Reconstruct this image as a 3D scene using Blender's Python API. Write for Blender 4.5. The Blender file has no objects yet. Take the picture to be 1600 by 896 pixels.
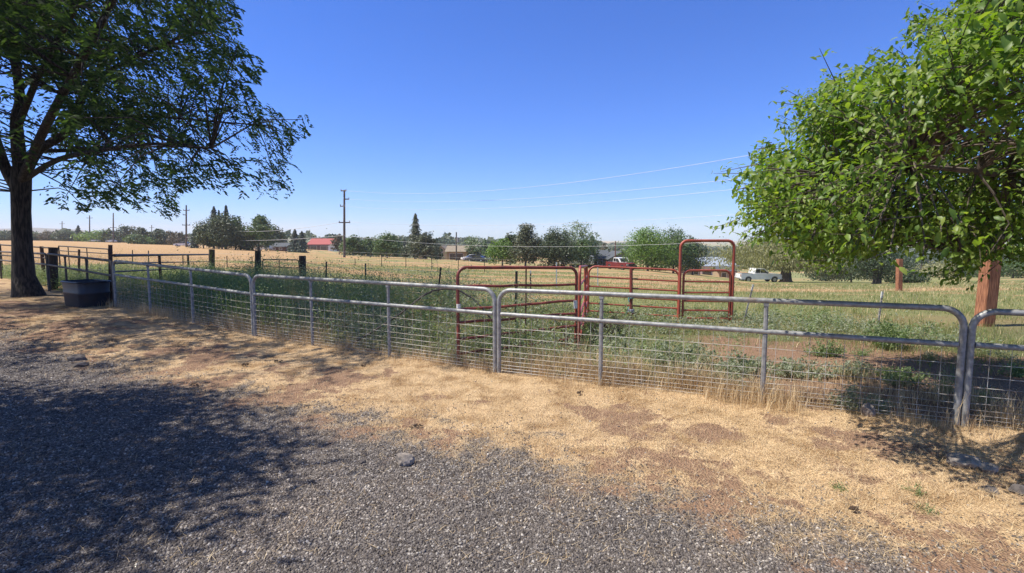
import bpy, math, random
import numpy as np
from mathutils import Vector, Matrix
R = np.random.default_rng(7)
random.seed(7)
SC = bpy.context.scene
COL = SC.collection
rad = math.radians

# ------------------------------------------------------------------ camera geometry
H = 1.75
F = 800.0                      # focal length in pixels of the 1600 px wide photograph
PITCH = math.atan(72 / 800)
CP, SP = math.cos(PITCH), math.sin(PITCH)

def sstep(a, b, x):
    t = np.clip((x - a) / (b - a), 0, 1)
    return t * t * (3 - 2 * t)

def vnoise(x, y, seed=0):
    xi = np.floor(x).astype(np.int64); yi = np.floor(y).astype(np.int64)
    fx = x - xi; fy = y - yi
    fx = fx * fx * (3 - 2 * fx); fy = fy * fy * (3 - 2 * fy)
    def h(a, b):
        n = (a * 374761393 + b * 668265263 + seed * 974711) & 0x7fffffff
        n = ((n ^ (n >> 13)) * 1274126177) & 0x7fffffff
        n = n ^ (n >> 16)
        return (n & 0xffff) / 65535.0
    return (h(xi, yi) * (1 - fx) * (1 - fy) + h(xi + 1, yi) * fx * (1 - fy)
            + h(xi, yi + 1) * (1 - fx) * fy + h(xi + 1, yi + 1) * fx * fy)

def fbm(x, y, seed=0, octv=4):
    v = 0; a = .5; t = 0
    for k in range(octv):
        v = v + a * vnoise(x * 2 ** k + 17.3 * k, y * 2 ** k - 9.1 * k, seed + k); t += a; a *= .5
    return v / t

def gravel_edge(X, Y):
    """metres on the gravel side of its ragged edge"""
    g = -((X - .9) * .48 + (Y - 3.45) * .877)
    return g
def terr(X, Y, rough=False):
    X = np.asarray(X, float); Y = np.asarray(Y, float)
    u = np.clip(X / np.maximum(Y, 1), -1.3, 1.3)
    s = np.interp(u, [-1.3, -.9, -.64, -.58, -.33, -.24, -.125, 0, .16, .27, .48, .71, .85, 1.3], [-.009, -.008, .002, .004, .0195, .0245, .0285, .036, .041, .047, .073, .076, .068, .06])
    t = np.maximum(0, Y - 11)
    D = t * t / (t + 6)
    D = np.where(D < 130, D, 130 + 60 * (1 - np.exp(-(np.maximum(D, 130) - 130) / 60)))
    z = -s * D
    z = z + .22 * sstep(4, 10, -X) * sstep(5, 10, Y)
    if rough:
        r = np.hypot(X, Y)
        f = 1 - sstep(20, 60, r)
        z = z + f * (.05 * (fbm(X * .5, Y * .5, 3) - .5) + .03 * (fbm(X * 3, Y * 3, 5) - .5) + .028 * (fbm(X * 8, Y * 8, 6, 3) - .5) * (1 - sstep(10, 16, r)) * sstep(-.6, .4, -gravel_edge(X, Y)))
    return z

def at(px, py, d):
    """the point that a photograph pixel shows, d metres in front of the camera"""
    u = (px - 800) / F; v = (448 - py) / F
    t = d / (CP + v * SP)
    return Vector((u * t, d, H + t * (-SP + v * CP)))

def proj(X, Y, Z):
    dz = Z - H
    f = Y * CP - dz * SP
    v = (Y * SP + dz * CP) / f
    return 800 + F * X / f, 448 - F * v

def gp(px, d):
    """ground point under pixel column px at depth d"""
    X = (px - 800) / F * d
    for _ in range(4):
        z = float(terr(X, d)); f = d * CP - (z - H) * SP
        X = (px - 800) / F * f
    return Vector((X, d, float(terr(X, d))))

def gd(px, py):
    """ground point seen at a pixel"""
    lo, hi = 2.0, 600.0
    for _ in range(60):
        m = math.sqrt(lo * hi); p = gp(px, m)
        if proj(*p)[1] > py: lo = m
        else: hi = m
    return gp(px, m)

# ------------------------------------------------------------------ tagging and linking
ROOT = {}
def tag(o, label=None, cat=None, group=None, kind=None):
    if label: o['label'] = label
    if cat: o['category'] = cat
    if group: o['group'] = group
    if kind: o['kind'] = kind
    return o

def thing(name, loc, label, cat, group=None):
    o = bpy.data.objects.new(name, None); COL.objects.link(o)
    o.location = loc; o.empty_display_size = .2
    ROOT[o] = Vector(loc)
    return tag(o, label, cat, group)

def link(name, me, mat, parent=None, smooth=False, loc=None):
    o = bpy.data.objects.new(name, me); COL.objects.link(o)
    if parent is not None:
        o.parent = parent; ROOT[o] = ROOT[parent]
    else:
        ROOT[o] = Vector(loc) if loc is not None else Vector((0, 0, 0)); o.location = ROOT[o]
    for m in (mat if isinstance(mat, (list, tuple)) else [mat]): me.materials.append(m)
    if smooth: me.polygons.foreach_set('use_smooth', np.ones(len(me.polygons), bool))
    return o

def off(parent, loc):
    if parent is not None: return ROOT[parent]
    return Vector(loc) if loc is not None else Vector((0, 0, 0))

class MB:
    def __init__(s): s.v = []; s.f = []; s.m = []
    def add(s, vs, fs, mi=0):
        b = len(s.v); s.v += [tuple(v) for v in vs]
        s.f += [tuple(i + b for i in f) for f in fs]; s.m += [mi] * len(fs)
    def box(s, c, size, rz=0, bev=0, mi=0, tilt=None):
        hx, hy, hz = size[0] / 2, size[1] / 2, size[2] / 2
        M = Matrix.Rotation(rz, 3, 'Z')
        if tilt: M = M @ Matrix.Rotation(tilt[1], 3, tilt[0])
        c = Vector(c)
        if not bev:
            vs = [c + M @ Vector((x * hx, y * hy, z * hz)) for x in (-1, 1) for y in (-1, 1) for z in (-1, 1)]
            s.add(vs, [(0, 1, 3, 2), (4, 6, 7, 5), (0, 4, 5, 1), (2, 3, 7, 6), (0, 2, 6, 4), (1, 5, 7, 3)], mi)
        else:
            b = min(bev, hx * .9, hy * .9, hz * .9)
            rings = []
            for z, k in ((-hz, b), (-hz + b, 0), (hz - b, 0), (hz, b)):
                x, y = hx - k, hy - k; q = b
                ring = [(x, -y + q), (x, y - q), (x - q, y), (-x + q, y), (-x, y - q), (-x, -y + q), (-x + q, -y), (x - q, -y)]
                rings.append([c + M @ Vector((a, bb, z)) for a, bb in ring])
            s.loft(rings, mi=mi)
    def loft(s, rings, closed=True, cap=True, mi=0):
        n = len(rings[0]); vs = [p for r in rings for p in r]; fs = []
        for i in range(len(rings) - 1):
            for j in range(n if closed else n - 1):
                a = i * n + j; b = i * n + (j + 1) % n
                fs.append((a, b, b + n, a + n))
        if cap:
            fs.append(tuple(range(n))[::-1]); fs.append(tuple((len(rings) - 1) * n + j for j in range(n)))
        s.add(vs, fs, mi)
    def tube(s, pts, r, n=8, cap=True, mi=0):
        pts = [Vector(p) for p in pts]
        rs = r if isinstance(r, (list, tuple)) else [r] * len(pts)
        rings = []; up = None
        for i, p in enumerate(pts):
            t = (pts[min(i + 1, len(pts) - 1)] - pts[max(i - 1, 0)]).normalized()
            if up is None:
                up = Vector((0, 0, 1)) if abs(t.z) < .9 else Vector((1, 0, 0))
            a = t.cross(up)
            if a.length < 1e-5: a = t.orthogonal()
            a.normalize(); b = a.cross(t).normalized(); up = b
            rings.append([p + (a * math.cos(q) + b * math.sin(q)) * rs[i] for q in [2 * math.pi * k / n for k in range(n)]])
        s.loft(rings, cap=cap, mi=mi)
    def prism(s, poly, y0, y1, M, mi=0):
        n = len(poly)
        vs = [M(x, y0, z) for x, z in poly] + [M(x, y1, z) for x, z in poly]
        fs = [(i, (i + 1) % n, (i + 1) % n + n, i + n) for i in range(n)] + [tuple(range(n))[::-1], tuple(range(n, 2 * n))]
        s.add(vs, fs, mi)
    def build(s, name, mat, parent=None, smooth=False, loc=None):
        me = bpy.data.meshes.new(name); o = off(parent, loc)
        me.from_pydata([(v[0] - o.x, v[1] - o.y, v[2] - o.z) for v in s.v], [], s.f)
        me.polygons.foreach_set('material_index', np.array(s.m, np.int32))
        import bmesh
        bm = bmesh.new(); bm.from_mesh(me); bmesh.ops.recalc_face_normals(bm, faces=bm.faces); bm.to_mesh(me); bm.free()
        ob = link(name, me, mat, parent, False, loc)
        if smooth:
            me.polygons.foreach_set('use_smooth', np.ones(len(me.polygons), bool))
            try: me.set_sharp_from_angle(angle=rad(40))
            except Exception: pass
        return ob

def np_mesh(name, V, Fa, mat, parent=None, loc=None, smooth=False):
    """mesh from numpy: V (n,3), Fa (m,k)"""
    me = bpy.data.meshes.new(name)
    o = off(parent, loc)
    V = np.asarray(V, np.float32) - np.array(o, np.float32)
    Fa = np.asarray(Fa, np.int32)
    m, k = Fa.shape
    me.vertices.add(len(V)); me.vertices.foreach_set('co', V.ravel())
    me.loops.add(m * k); me.loops.foreach_set('vertex_index', Fa.ravel())
    me.polygons.add(m); me.polygons.foreach_set('loop_start', np.arange(0, m * k, k, dtype=np.int32))
    me.update(calc_edges=True)
    return link(name, me, mat, parent, smooth, loc)

# ------------------------------------------------------------------ materials
def newmat(name):
    m = bpy.data.materials.new(name); m.use_nodes = True
    nt = m.node_tree; return m, nt, nt.nodes['Principled BSDF'], nt.nodes['Material Output']
def N(nt, t, **kw):
    n = nt.nodes.new(t)
    for k, v in kw.items(): setattr(n, k, v)
    return n
def ramp(nt, stops):
    r = N(nt, 'ShaderNodeValToRGB'); e = r.color_ramp.elements
    while len(e) < len(stops): e.new(.5)
    for i, (p, c) in enumerate(stops):
        e[i].position = p; e[i].color = (*c, 1)
    return r
def c3(c): return (*c, 1)

def solid(name, a, b=None, rough=.6, metal=0, scale=8, bump=0, spec=.5, stretch=None, detail=6, lo=.35, hi=.65):
    m, nt, p, out = newmat(name)
    p.inputs['Roughness'].default_value = rough; p.inputs['Metallic'].default_value = metal
    p.inputs['Specular IOR Level'].default_value = spec
    b = b or tuple(x * .75 for x in a)
    tc = N(nt, 'ShaderNodeTexCoord'); nz = N(nt, 'ShaderNodeTexNoise')
    nz.inputs['Scale'].default_value = scale; nz.inputs['Detail'].default_value = detail
    src = tc.outputs['Object']
    if stretch:
        mp = N(nt, 'ShaderNodeMapping'); mp.inputs['Scale'].default_value = stretch
        nt.links.new(src, mp.inputs['Vector']); src = mp.outputs['Vector']
    nt.links.new(src, nz.inputs['Vector'])
    r = ramp(nt, [(lo, b), (hi, a)]); nt.links.new(nz.outputs['Fac'], r.inputs['Fac'])
    nt.links.new(r.outputs['Color'], p.inputs['Base Color'])
    if bump:
        bp = N(nt, 'ShaderNodeBump'); bp.inputs['Strength'].default_value = bump; bp.inputs['Distance'].default_value = .02
        nt.links.new(nz.outputs['Fac'], bp.inputs['Height']); nt.links.new(bp.outputs['Normal'], p.inputs['Normal'])
    return m

def leafmat(name, cols, trans=.35, rough=.5, spec=.4, tcol=None):
    """foliage: per-leaf colour, some light passes through"""
    m, nt, p, out = newmat(name)
    g = N(nt, 'ShaderNodeNewGeometry')
    k = len(cols)
    r = ramp(nt, [(i / max(1, k - 1), c) for i, c in enumerate(cols)])
    nt.links.new(g.outputs['Random Per Island'], r.inputs['Fac'])
    nt.links.new(r.outputs['Color'], p.inputs['Base Color'])
    p.inputs['Roughness'].default_value = rough; p.inputs['Specular IOR Level'].default_value = spec
    if trans:
        tr = N(nt, 'ShaderNodeBsdfTranslucent'); mx = N(nt, 'ShaderNodeMixShader'); mx.inputs[0].default_value = trans
        hs = N(nt, 'ShaderNodeMix', data_type='RGBA', blend_type='MULTIPLY'); hs.inputs[0].default_value = 1
        hs.inputs[7].default_value = c3(tcol or (1.5, 1.6, .6))
        nt.links.new(r.outputs['Color'], hs.inputs[6]); nt.links.new(hs.outputs[2], tr.inputs['Color'])
        nt.links.new(p.outputs[0], mx.inputs[1]); nt.links.new(tr.outputs[0], mx.inputs[2])
        nt.links.new(mx.outputs[0], out.inputs['Surface'])
    return m

M = {}
M['galv'] = solid('galvanised', (.35, .35, .34), (.21, .21, .205), rough=.5, metal=.25, scale=22, bump=.04)
def galv_rust():
    m = M['galv']; nt = m.node_tree; p = nt.nodes['Principled BSDF']; L = nt.links.new
    src = p.inputs['Base Color'].links[0].from_socket
    tc = N(nt, 'ShaderNodeTexCoord'); nz = N(nt, 'ShaderNodeTexNoise'); nz.inputs['Scale'].default_value = 4.5; nz.inputs['Detail'].default_value = 9; nz.inputs['Roughness'].default_value = .7
    L(tc.outputs['Object'], nz.inputs['Vector']); r = ramp(nt, [(.60, (0, 0, 0)), (.72, (.75, .75, .75))]); L(nz.outputs['Fac'], r.inputs['Fac'])
    x = N(nt, 'ShaderNodeMix', data_type='RGBA'); L(r.outputs['Color'], x.inputs[0]); L(src, x.inputs[6]); x.inputs[7].default_value = (.17, .10, .06, 1); L(x.outputs[2], p.inputs['Base Color'])
galv_rust()
M['wire'] = solid('wire', (.52, .50, .46), (.26, .22, .18), rough=.6, metal=.1, scale=6)
M['redpaint'] = solid('red_paint', (.26, .06, .042), (.12, .038, .03), rough=.5, scale=9, bump=.1, lo=.3, hi=.55)
M['redfresh'] = solid('red_paint_bright', (.40, .085, .05), (.28, .065, .042), rough=.45, scale=5, bump=.05)
M['rust'] = solid('rusty_steel', (.13, .062, .04), (.05, .03, .025), rough=.8, scale=18, bump=.2)
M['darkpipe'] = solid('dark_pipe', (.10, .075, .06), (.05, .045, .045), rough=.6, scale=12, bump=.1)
M['tpost'] = solid('t_post', (.05, .06, .045), (.07, .04, .03), rough=.7, scale=10)
M['white'] = solid('white_paint', (.78, .77, .73), (.66, .65, .60), rough=.5, scale=4)
M['wood'] = solid('dark_wood', (.085, .055, .04), (.03, .022, .018), rough=.9, scale=10, bump=.6, stretch=(6, 6, .7))
M['redwood'] = solid('red_wood', (.42, .185, .10), (.20, .075, .04), rough=.9, scale=9, bump=.8, stretch=(7, 7, .45), lo=.40, hi=.58, detail=12)
M['polewood'] = solid('pole_wood', (.13, .10, .085), (.075, .06, .05), rough=.9, scale=5, stretch=(6, 6, .4))
M['polered'] = solid('pole_wood_red', (.26, .13, .10), (.17, .09, .07), rough=.9, scale=5, stretch=(6, 6, .4))
M['bark'] = solid('bark', (.07, .054, .042), (.016, .013, .011), rough=.95, scale=5, bump=1.0, stretch=(5, 5, .8), lo=.42, hi=.6)
M['bark2'] = solid('bark_grey', (.16, .125, .10), (.07, .055, .045), rough=.95, scale=4, bump=.8, stretch=(4, 4, .8))
M['insul'] = solid('insulator', (.30, .30, .30), (.2, .2, .2), rough=.3, scale=3)
M['cable'] = solid('cable', (.55, .56, .58), (.45, .45, .47), rough=.6, metal=.2, scale=1)
M['bluetub'] = solid('blue_plastic', (.016, .024, .042), (.01, .014, .024), rough=.4, scale=5, bump=.05)
M['rope'] = solid('teal_rope', (.08, .34, .36), (.05, .2, .24), rough=.8, scale=40)
M['ropegrey'] = solid('grey_rope', (.45, .45, .5), (.25, .25, .3), rough=.8, scale=40)
M['rock'] = solid('rock', (.34, .29, .24), (.17, .145, .125), rough=.95, scale=12, bump=.9)
M['rockdark'] = solid('rock_dark', (.14, .12, .11), (.06, .05, .045), rough=.95, scale=14, bump=.9)
M['dung'] = solid('dung', (.12, .075, .045), (.05, .032, .02), rough=1, scale=30, bump=1)
M['rubber'] = solid('tyre', (.025, .025, .026), (.018, .018, .018), rough=.8, scale=10)
M['hub'] = solid('hubcap', (.5, .5, .5), (.35, .35, .35), rough=.35, metal=.7, scale=10)
M['glass'] = solid('dark_glass', (.03, .036, .045), (.02, .024, .03), rough=.08, scale=2, spec=.8)
M['carwhite'] = solid('white_car_paint', (.80, .80, .80), (.74, .74, .74), rough=.25, scale=1)
M['carred'] = solid('dark_red_car_paint', (.19, .03, .035), (.15, .025, .03), rough=.25, scale=1)
M['carsilver'] = solid('silver_car_paint', (.50, .52, .55), (.45, .47, .5), rough=.25, metal=.3, scale=1)
M['cardark'] = solid('dark_car_paint', (.05, .055, .07), (.04, .045, .06), rough=.25, scale=1)
M['roofgrey'] = solid('grey_shingle', (.105, .115, .125), (.06, .066, .075), rough=.9, scale=3, stretch=(1, 1, 8), bump=.2)
M['roofred'] = solid('red_metal_roof', (.42, .13, .12), (.36, .11, .10), spec=.1, rough=.9, scale=1.5, stretch=(6, 1, 1))
M['rooftan'] = solid('tan_shingle', (.30, .245, .17), (.21, .17, .125), rough=.9, scale=2, stretch=(1, 1, 8))
M['roofpale'] = solid('pale_metal_roof', (.33, .37, .42), (.29, .33, .38), spec=.1, rough=.7, scale=1, stretch=(5, 1, 1))
M['wallbrown'] = solid('brown_siding', (.115, .055, .042), (.08, .04, .032), rough=.85, scale=2, stretch=(1, 1, 9))
M['walltan'] = solid('tan_siding', (.42, .31, .19), (.34, .25, .155), rough=.85, scale=2, stretch=(1, 1, 9))
M['wallpink'] = solid('pale_siding', (.60, .46, .38), (.52, .40, .33), rough=.85, scale=2, stretch=(1, 1, 9))
M['wallgrey'] = solid('grey_siding', (.28, .28, .27), (.22, .22, .215), rough=.85, scale=2, stretch=(1, 1, 9))
M['doorbrown'] = solid('brown_door', (.10, .07, .055), (.07, .05, .04), rough=.7, scale=2, stretch=(1, 1, 6))
M['trim'] = solid('trim', (.66, .64, .60), (.55, .53, .50), rough=.6, scale=3)

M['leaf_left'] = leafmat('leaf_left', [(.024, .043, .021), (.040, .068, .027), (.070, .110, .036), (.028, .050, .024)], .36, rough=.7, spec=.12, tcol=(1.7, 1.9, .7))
M['leaf_right'] = leafmat('leaf_right', [(.07, .13, .024), (.125, .21, .032), (.20, .29, .045), (.095, .17, .03), (.28, .34, .08), (.15, .235, .036)], .45, rough=.45, spec=.4, tcol=(1.55, 1.7, .5))
M['weed_grey'] = leafmat('weed_grey', [(.19, .22, .15), (.25, .28, .20), (.33, .35, .26), (.21, .245, .165)], .32, rough=.7)
M['weed_green'] = leafmat('weed_green', [(.12, .175, .07), (.165, .23, .095), (.21, .27, .125), (.26, .31, .165)], .32, rough=.6)
M['straw'] = leafmat('straw', [(.46, .32, .165), (.64, .47, .255), (.78, .62, .38), (.36, .23, .12)], .2, rough=.6, tcol=(1.1, 1, .8))
M['grassgreen'] = leafmat('grass_green', [(.10, .14, .045), (.15, .19, .06), (.20, .225, .08), (.28, .25, .11)], .3, rough=.55)
FOL = {
 'conifer': leafmat('fol_conifer', [(.022, .038, .030), (.034, .055, .040), (.048, .072, .05)], .1),
 'pine': leafmat('fol_pine', [(.05, .07, .03), (.075, .09, .042), (.10, .105, .055)], .1),
 'bright': leafmat('fol_bright', [(.085, .155, .026), (.125, .215, .038), (.165, .25, .05)], .3),
 'mid': leafmat('fol_mid', [(.052, .095, .028), (.078, .13, .038), (.105, .16, .05)], .25),
 'dark': leafmat('fol_dark', [(.030, .05, .022), (.048, .073, .032), (.072, .10, .042)], .2),
 'pale': leafmat('fol_pale', [(.11, .16, .085), (.15, .20, .11), (.18, .23, .14)], .3),
 'willow': leafmat('fol_willow', [(.20, .20, .095), (.27, .265, .13), (.33, .315, .16)], .3),
 'brownish': leafmat('fol_brown', [(.10, .08, .055), (.13, .105, .07), (.085, .085, .05)], .15),
}

# ------------------------------------------------------------------ leaf builders (numpy)
def rand_dirs(n):
    v = R.normal(size=(n, 3)); return v / np.linalg.norm(v, axis=1, keepdims=True)
def norm(v): return v / np.maximum(np.linalg.norm(v, axis=1, keepdims=True), 1e-9)

def quads(C, A, B):
    """diamond-ish leaf quads: centre C, half-long axis A, half-short axis B"""
    n = len(C)
    V = np.empty((n, 4, 3), np.float32)
    V[:, 0] = C - A; V[:, 1] = C + B - A * .15; V[:, 2] = C + A; V[:, 3] = C - B - A * .15
    return V.reshape(-1, 3), np.arange(n * 4).reshape(n, 4)

def clump_faces(P, Nn, size, jit=.9, aspect=.6):
    """faces at P, facing roughly along Nn"""
    n = len(P)
    d = norm(Nn + rand_dirs(n) * jit)
    a = norm(np.cross(d, rand_dirs(n))); b = np.cross(d, a)
    s = (size * R.uniform(.6, 1.3, n))[:, None]
    return quads(P, a * s * .5, b * s * .5 * aspect)

def blades(P, h, w, az, lean, bend=.5):
    """grass blades: two-segment tapered strips -> quads(4 verts)+(4 verts)"""
    n = len(P)
    d = np.stack([np.cos(az), np.sin(az), np.zeros(n)], 1)
    sd = np.stack([-np.sin(az), np.cos(az), np.zeros(n)], 1)
    up = np.array([0, 0, 1.0])
    l1 = lean[:, None]; l2 = (lean + bend)[:, None]
    m = P + (d * np.sin(l1) + up * np.cos(l1)) * (h * .55)[:, None]
    t = m + (d * np.sin(l2) + up * np.cos(l2)) * (h * .45)[:, None]
    hw = (w * .5)[:, None]
    V = np.empty((n, 6, 3), np.float32)
    V[:, 0] = P - sd * hw; V[:, 1] = P + sd * hw
    V[:, 2] = m - sd * hw * .8; V[:, 3] = m + sd * hw * .8
    V[:, 4] = t - sd * hw * .15; V[:, 5] = t + sd * hw * .15
    b = (np.arange(n) * 6)[:, None]
    Fq = np.concatenate([b + np.array([[0, 1, 3, 2]]), b + np.array([[2, 3, 5, 4]])], 0)
    return V.reshape(-1, 3), Fq

def cat(parts):
    Vs, Fs, b = [], [], 0
    for V, Fq in parts:
        Vs.append(V); Fs.append(Fq + b); b += len(V)
    return np.concatenate(Vs), np.concatenate(Fs)

def in_poly(x, y, poly):
    inside = np.zeros(len(x), bool); n = len(poly); j = n - 1
    for i in range(n):
        xi, yi = poly[i]; xj, yj = poly[j]
        c = ((yi > y) != (yj > y)) & (x < (xj - xi) * (y - yi) / (yj - yi + 1e-12) + xi)
        inside ^= c; j = i
    return inside
#@@GROUND
# ------------------------------------------------------------------ ground
FP = [(-0.2, 6.70), (4.25, 4.72)]
fdir = np.array([4.50, -1.98]); fdir /= np.linalg.norm(fdir)      # along the fence, to the right
fnor = np.array([-fdir[1], fdir[0]])                              # away from the camera
FPTS = np.array([(8.75, 2.85), (4.25, 4.72), (-.2, 6.70), (-4.72, 9.27), (-9.25, 11.85), (-13.8, 15.2), (-20, 20)])
def fence_side(X, Y):
    """metres behind the fence line (negative: camera side)"""
    X = np.asarray(X, float); Y = np.asarray(Y, float)
    xs = FPTS[::-1, 0]; ys = FPTS[::-1, 1]
    yl = np.interp(X, xs, ys)
    return (Y - yl) * .9
def zones(X, Y):
    fs = fence_side(X, Y)
    n1 = fbm(X * .9, Y * .9, 11); n2 = fbm(X * 3.1, Y * 3.1, 21); n3 = fbm(X * .35, Y * .35, 31)
    n4 = fbm(X * 9, Y * 9, 23)
    grav = sstep(-.75, .75, gravel_edge(X, Y) + (n2 - .5) * 1.3 + (n1 - .5) * 1.0 + (n4 - .5) * 1.0)
    dry = sstep(.36, .57, n1 * .45 + n2 * .35 + n4 * .2 + .10 * sstep(-1.3, -.3, fs)) * (1 - sstep(-.1, .5, fs + (n2 - .5) * .9))
    # behind the fence
    beh = sstep(-.1, .5, fs)
    leftness = 1 - sstep(1.2, 3.6, X - (Y - 6) * .30)
    weedy = beh * np.clip(leftness + sstep(3.2, 5.2, fs + (n1 - .5) * 3.0), 0, 1) * (1 - sstep(7, 12, fs + (n1 - .5) * 5))
    # field bands
    band = fbm(X * .05 + 3, Y * .30, 41, 5)
    fine = fbm(X * .5, Y * 1.2, 51)
    u = X / np.maximum(Y, 1)
    lim = .48 + .12 * sstep(-.2, -.8, u) * sstep(22, 40, Y) - .07 * sstep(.1, .6, u)
    lim = lim - .20 * sstep(0, 3, X) * (1 - sstep(15, 26, Y))
    lim = lim + .25 * sstep(30, 60, Y) * sstep(-.3, -.6, u)
    green = sstep(lim - .06, lim + .08, band * .7 + fine * .3)
    farg = sstep(9, 14, Y) * beh
    return grav, dry, weedy, farg * green, farg

def build_ground():
    az = np.concatenate([np.arange(-58, 58, .28), np.arange(58, 302, 4.0)])
    na = len(az)
    rr = [0.6]
    while rr[-1] < 12000: rr.append(rr[-1] * (1.013 if rr[-1] < 60 else 1.05))
    rr = np.array(rr); nr = len(rr)
    A = np.radians(az)
    X = rr[:, None] * np.sin(A)[None]; Y = rr[:, None] * np.cos(A)[None]
    Z = terr(X, Y, True)
    V = np.stack([X, Y, Z], -1).reshape(-1, 3)
    i = np.arange(nr - 1)[:, None] * na; j = np.arange(na)[None]; jn = (j + 1) % na
    Fq = np.stack([i + j, i + na + j, i + na + jn, i + jn], -1).reshape(-1, 4)
    # centre disc
    V = np.concatenate([V, [[0, 0, float(terr(0, 0))]]])
    k = len(V) - 1
    tri = np.stack([np.full(na, k), np.arange(na), (np.arange(na) + 1) % na, np.full(na, k)], -1)
    g = zones(V[:, 0], V[:, 1])
    o = np_mesh('ground', V, Fq[:, ::-1], MG, smooth=True)
    me = o.data
    a = me.attributes.new('zone', 'FLOAT_COLOR', 'POINT')
    a.data.foreach_set('color', np.stack([g[0], g[1], g[2], g[3]], -1).astype(np.float32).ravel())
    a = me.attributes.new('field', 'FLOAT', 'POINT')
    a.data.foreach_set('value', g[4].astype(np.float32))
    tag(o, 'ground of gravel, straw, bare soil and open fields', 'ground', kind='structure')
    return o

def ground_mat():
    m, nt, p, out = newmat('ground')
    L = nt.links.new
    tc = N(nt, 'ShaderNodeTexCoord'); co = tc.outputs['Object']
    at_ = N(nt, 'ShaderNodeAttribute', attribute_name='zone')
    sep = N(nt, 'ShaderNodeSeparateColor'); L(at_.outputs['Color'], sep.inputs[0])
    fa = N(nt, 'ShaderNodeAttribute', attribute_name='field')
    def noise(sc, det=8, ro=.6, vec=None):
        n = N(nt, 'ShaderNodeTexNoise'); n.inputs['Scale'].default_value = sc
        n.inputs['Detail'].default_value = det; n.inputs['Roughness'].default_value = ro
        L(vec or co, n.inputs['Vector']); return n.outputs['Fac']
    def mix(f, a, b, bt='MIX'):
        x = N(nt, 'ShaderNodeMix', data_type='RGBA', blend_type=bt)
        for s, q in ((f, 0), (a, 6), (b, 7)):
            if hasattr(s, 'is_linked'): L(s, x.inputs[q])
            elif isinstance(s, tuple): x.inputs[q].default_value = c3(s)
            else: x.inputs[q].default_value = s
        return x.outputs[2]
    def sharpen(v, n, amt=.5, lo=.35, hi=.65):
        a = N(nt, 'ShaderNodeMath', operation='SUBTRACT'); L(n, a.inputs[0]); a.inputs[1].default_value = .5
        b = N(nt, 'ShaderNodeMath', operation='MULTIPLY_ADD'); L(a.outputs[0], b.inputs[0]); b.inputs[1].default_value = amt; L(v, b.inputs[2])
        r = N(nt, 'ShaderNodeMapRange'); r.inputs[1].default_value = lo; r.inputs[2].default_value = hi; L(b.outputs[0], r.inputs[0])
        return r.outputs[0]
    nf = noise(35); nm = noise(9); nl = noise(1.6); nvf = noise(140, 4)
    # gravel
    vo = N(nt, 'ShaderNodeTexVoronoi'); vo.inputs['Scale'].default_value = 62; L(co, vo.inputs['Vector'])
    vs = N(nt, 'ShaderNodeSeparateColor'); L(vo.outputs['Color'], vs.inputs[0])
    gr = ramp(nt, [(0, (.04, .036, .036)), (.55, (.115, .104, .10)), (.85, (.22, .20, .19)), (1, (.45, .42, .39))]); L(vs.outputs[0], gr.inputs[0])
    gcol = mix(nl, gr.outputs[0], mix(.35, gr.outputs[0], (.20, .16, .12)))
    # dry straw
    d1 = ramp(nt, [(.26, (.26, .165, .095)), (.42, (.48, .33, .18)), (.6, (.66, .485, .28)), (.8, (.76, .60, .37))]); L(nf, d1.inputs[0])
    d2 = ramp(nt, [(.3, (.34, .215, .13)), (.6, (.62, .44, .25))]); L(nm, d2.inputs[0])
    dcol = mix(.45, d1.outputs[0], d2.outputs[0])
    dr = ramp(nt, [(.38, (.60, .53, .47)), (.52, (1, 1, 1)), (.66, (1.12, 1.13, 1.16))]); L(noise(2.6, 7), dr.inputs[0])
    dcol = mix(1.0, dcol, dr.outputs[0], 'MULTIPLY')
    # soil
    s1 = ramp(nt, [(.3, (.19, .115, .075)), (.5, (.29, .18, .115)), (.7, (.38, .25, .165))]); L(nm, s1.inputs[0])
    s2 = ramp(nt, [(.3, (.18, .105, .065)), (.7, (.37, .235, .145))]); L(nf, s2.inputs[0])
    scol = mix(.5, s1.outputs[0], s2.outputs[0])
    # weeds' floor
    w1 = ramp(nt, [(.3, (.15, .115, .06)), (.5, (.155, .16, .07)), (.7, (.20, .215, .095))]); L(nm, w1.inputs[0])
    # field tan and green
    mp = N(nt, 'ShaderNodeMapping'); mp.inputs['Scale'].default_value = (.12, .8, 1); L(co, mp.inputs['Vector'])
    fn = noise(1.0, 10, .65, mp.outputs[0]); fn2 = noise(2.5, 10, .7)
    t1 = ramp(nt, [(.25, (.34, .20, .10)), (.5, (.47, .30, .15)), (.75, (.55, .38, .20))]); L(fn, t1.inputs[0])
    t2 = ramp(nt, [(.3, (.34, .21, .105)), (.7, (.53, .35, .175))]); L(fn2, t2.inputs[0])
    tcol = mix(.5, t1.outputs[0], t2.outputs[0])
    g1 = ramp(nt, [(.3, (.17, .18, .07)), (.55, (.24, .245, .095)), (.75, (.36, .30, .12))]); L(fn2, g1.inputs[0])
    fgreen = sharpen(at_.outputs['Alpha'], fn2, 1.0, .3, .75)
    fcol = mix(fgreen, tcol, g1.outputs[0])
    c = mix(sharpen(sharpen(sep.outputs[1], nm, .9, .1, .9), nf, 1.2, .3, .7), scol, dcol)
    c = mix(sharpen(sep.outputs[2], nm, .7), c, w1.outputs[0])
    c = mix(fa.outputs['Fac'], c, fcol)
    gm = sharpen(sep.outputs[0], nvf, 1.1, .25, .75)
    c = mix(gm, c, gcol)
    L(c, p.inputs['Base Color'])
    p.inputs['Roughness'].default_value = .95; p.inputs['Specular IOR Level'].default_value = .15
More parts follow.
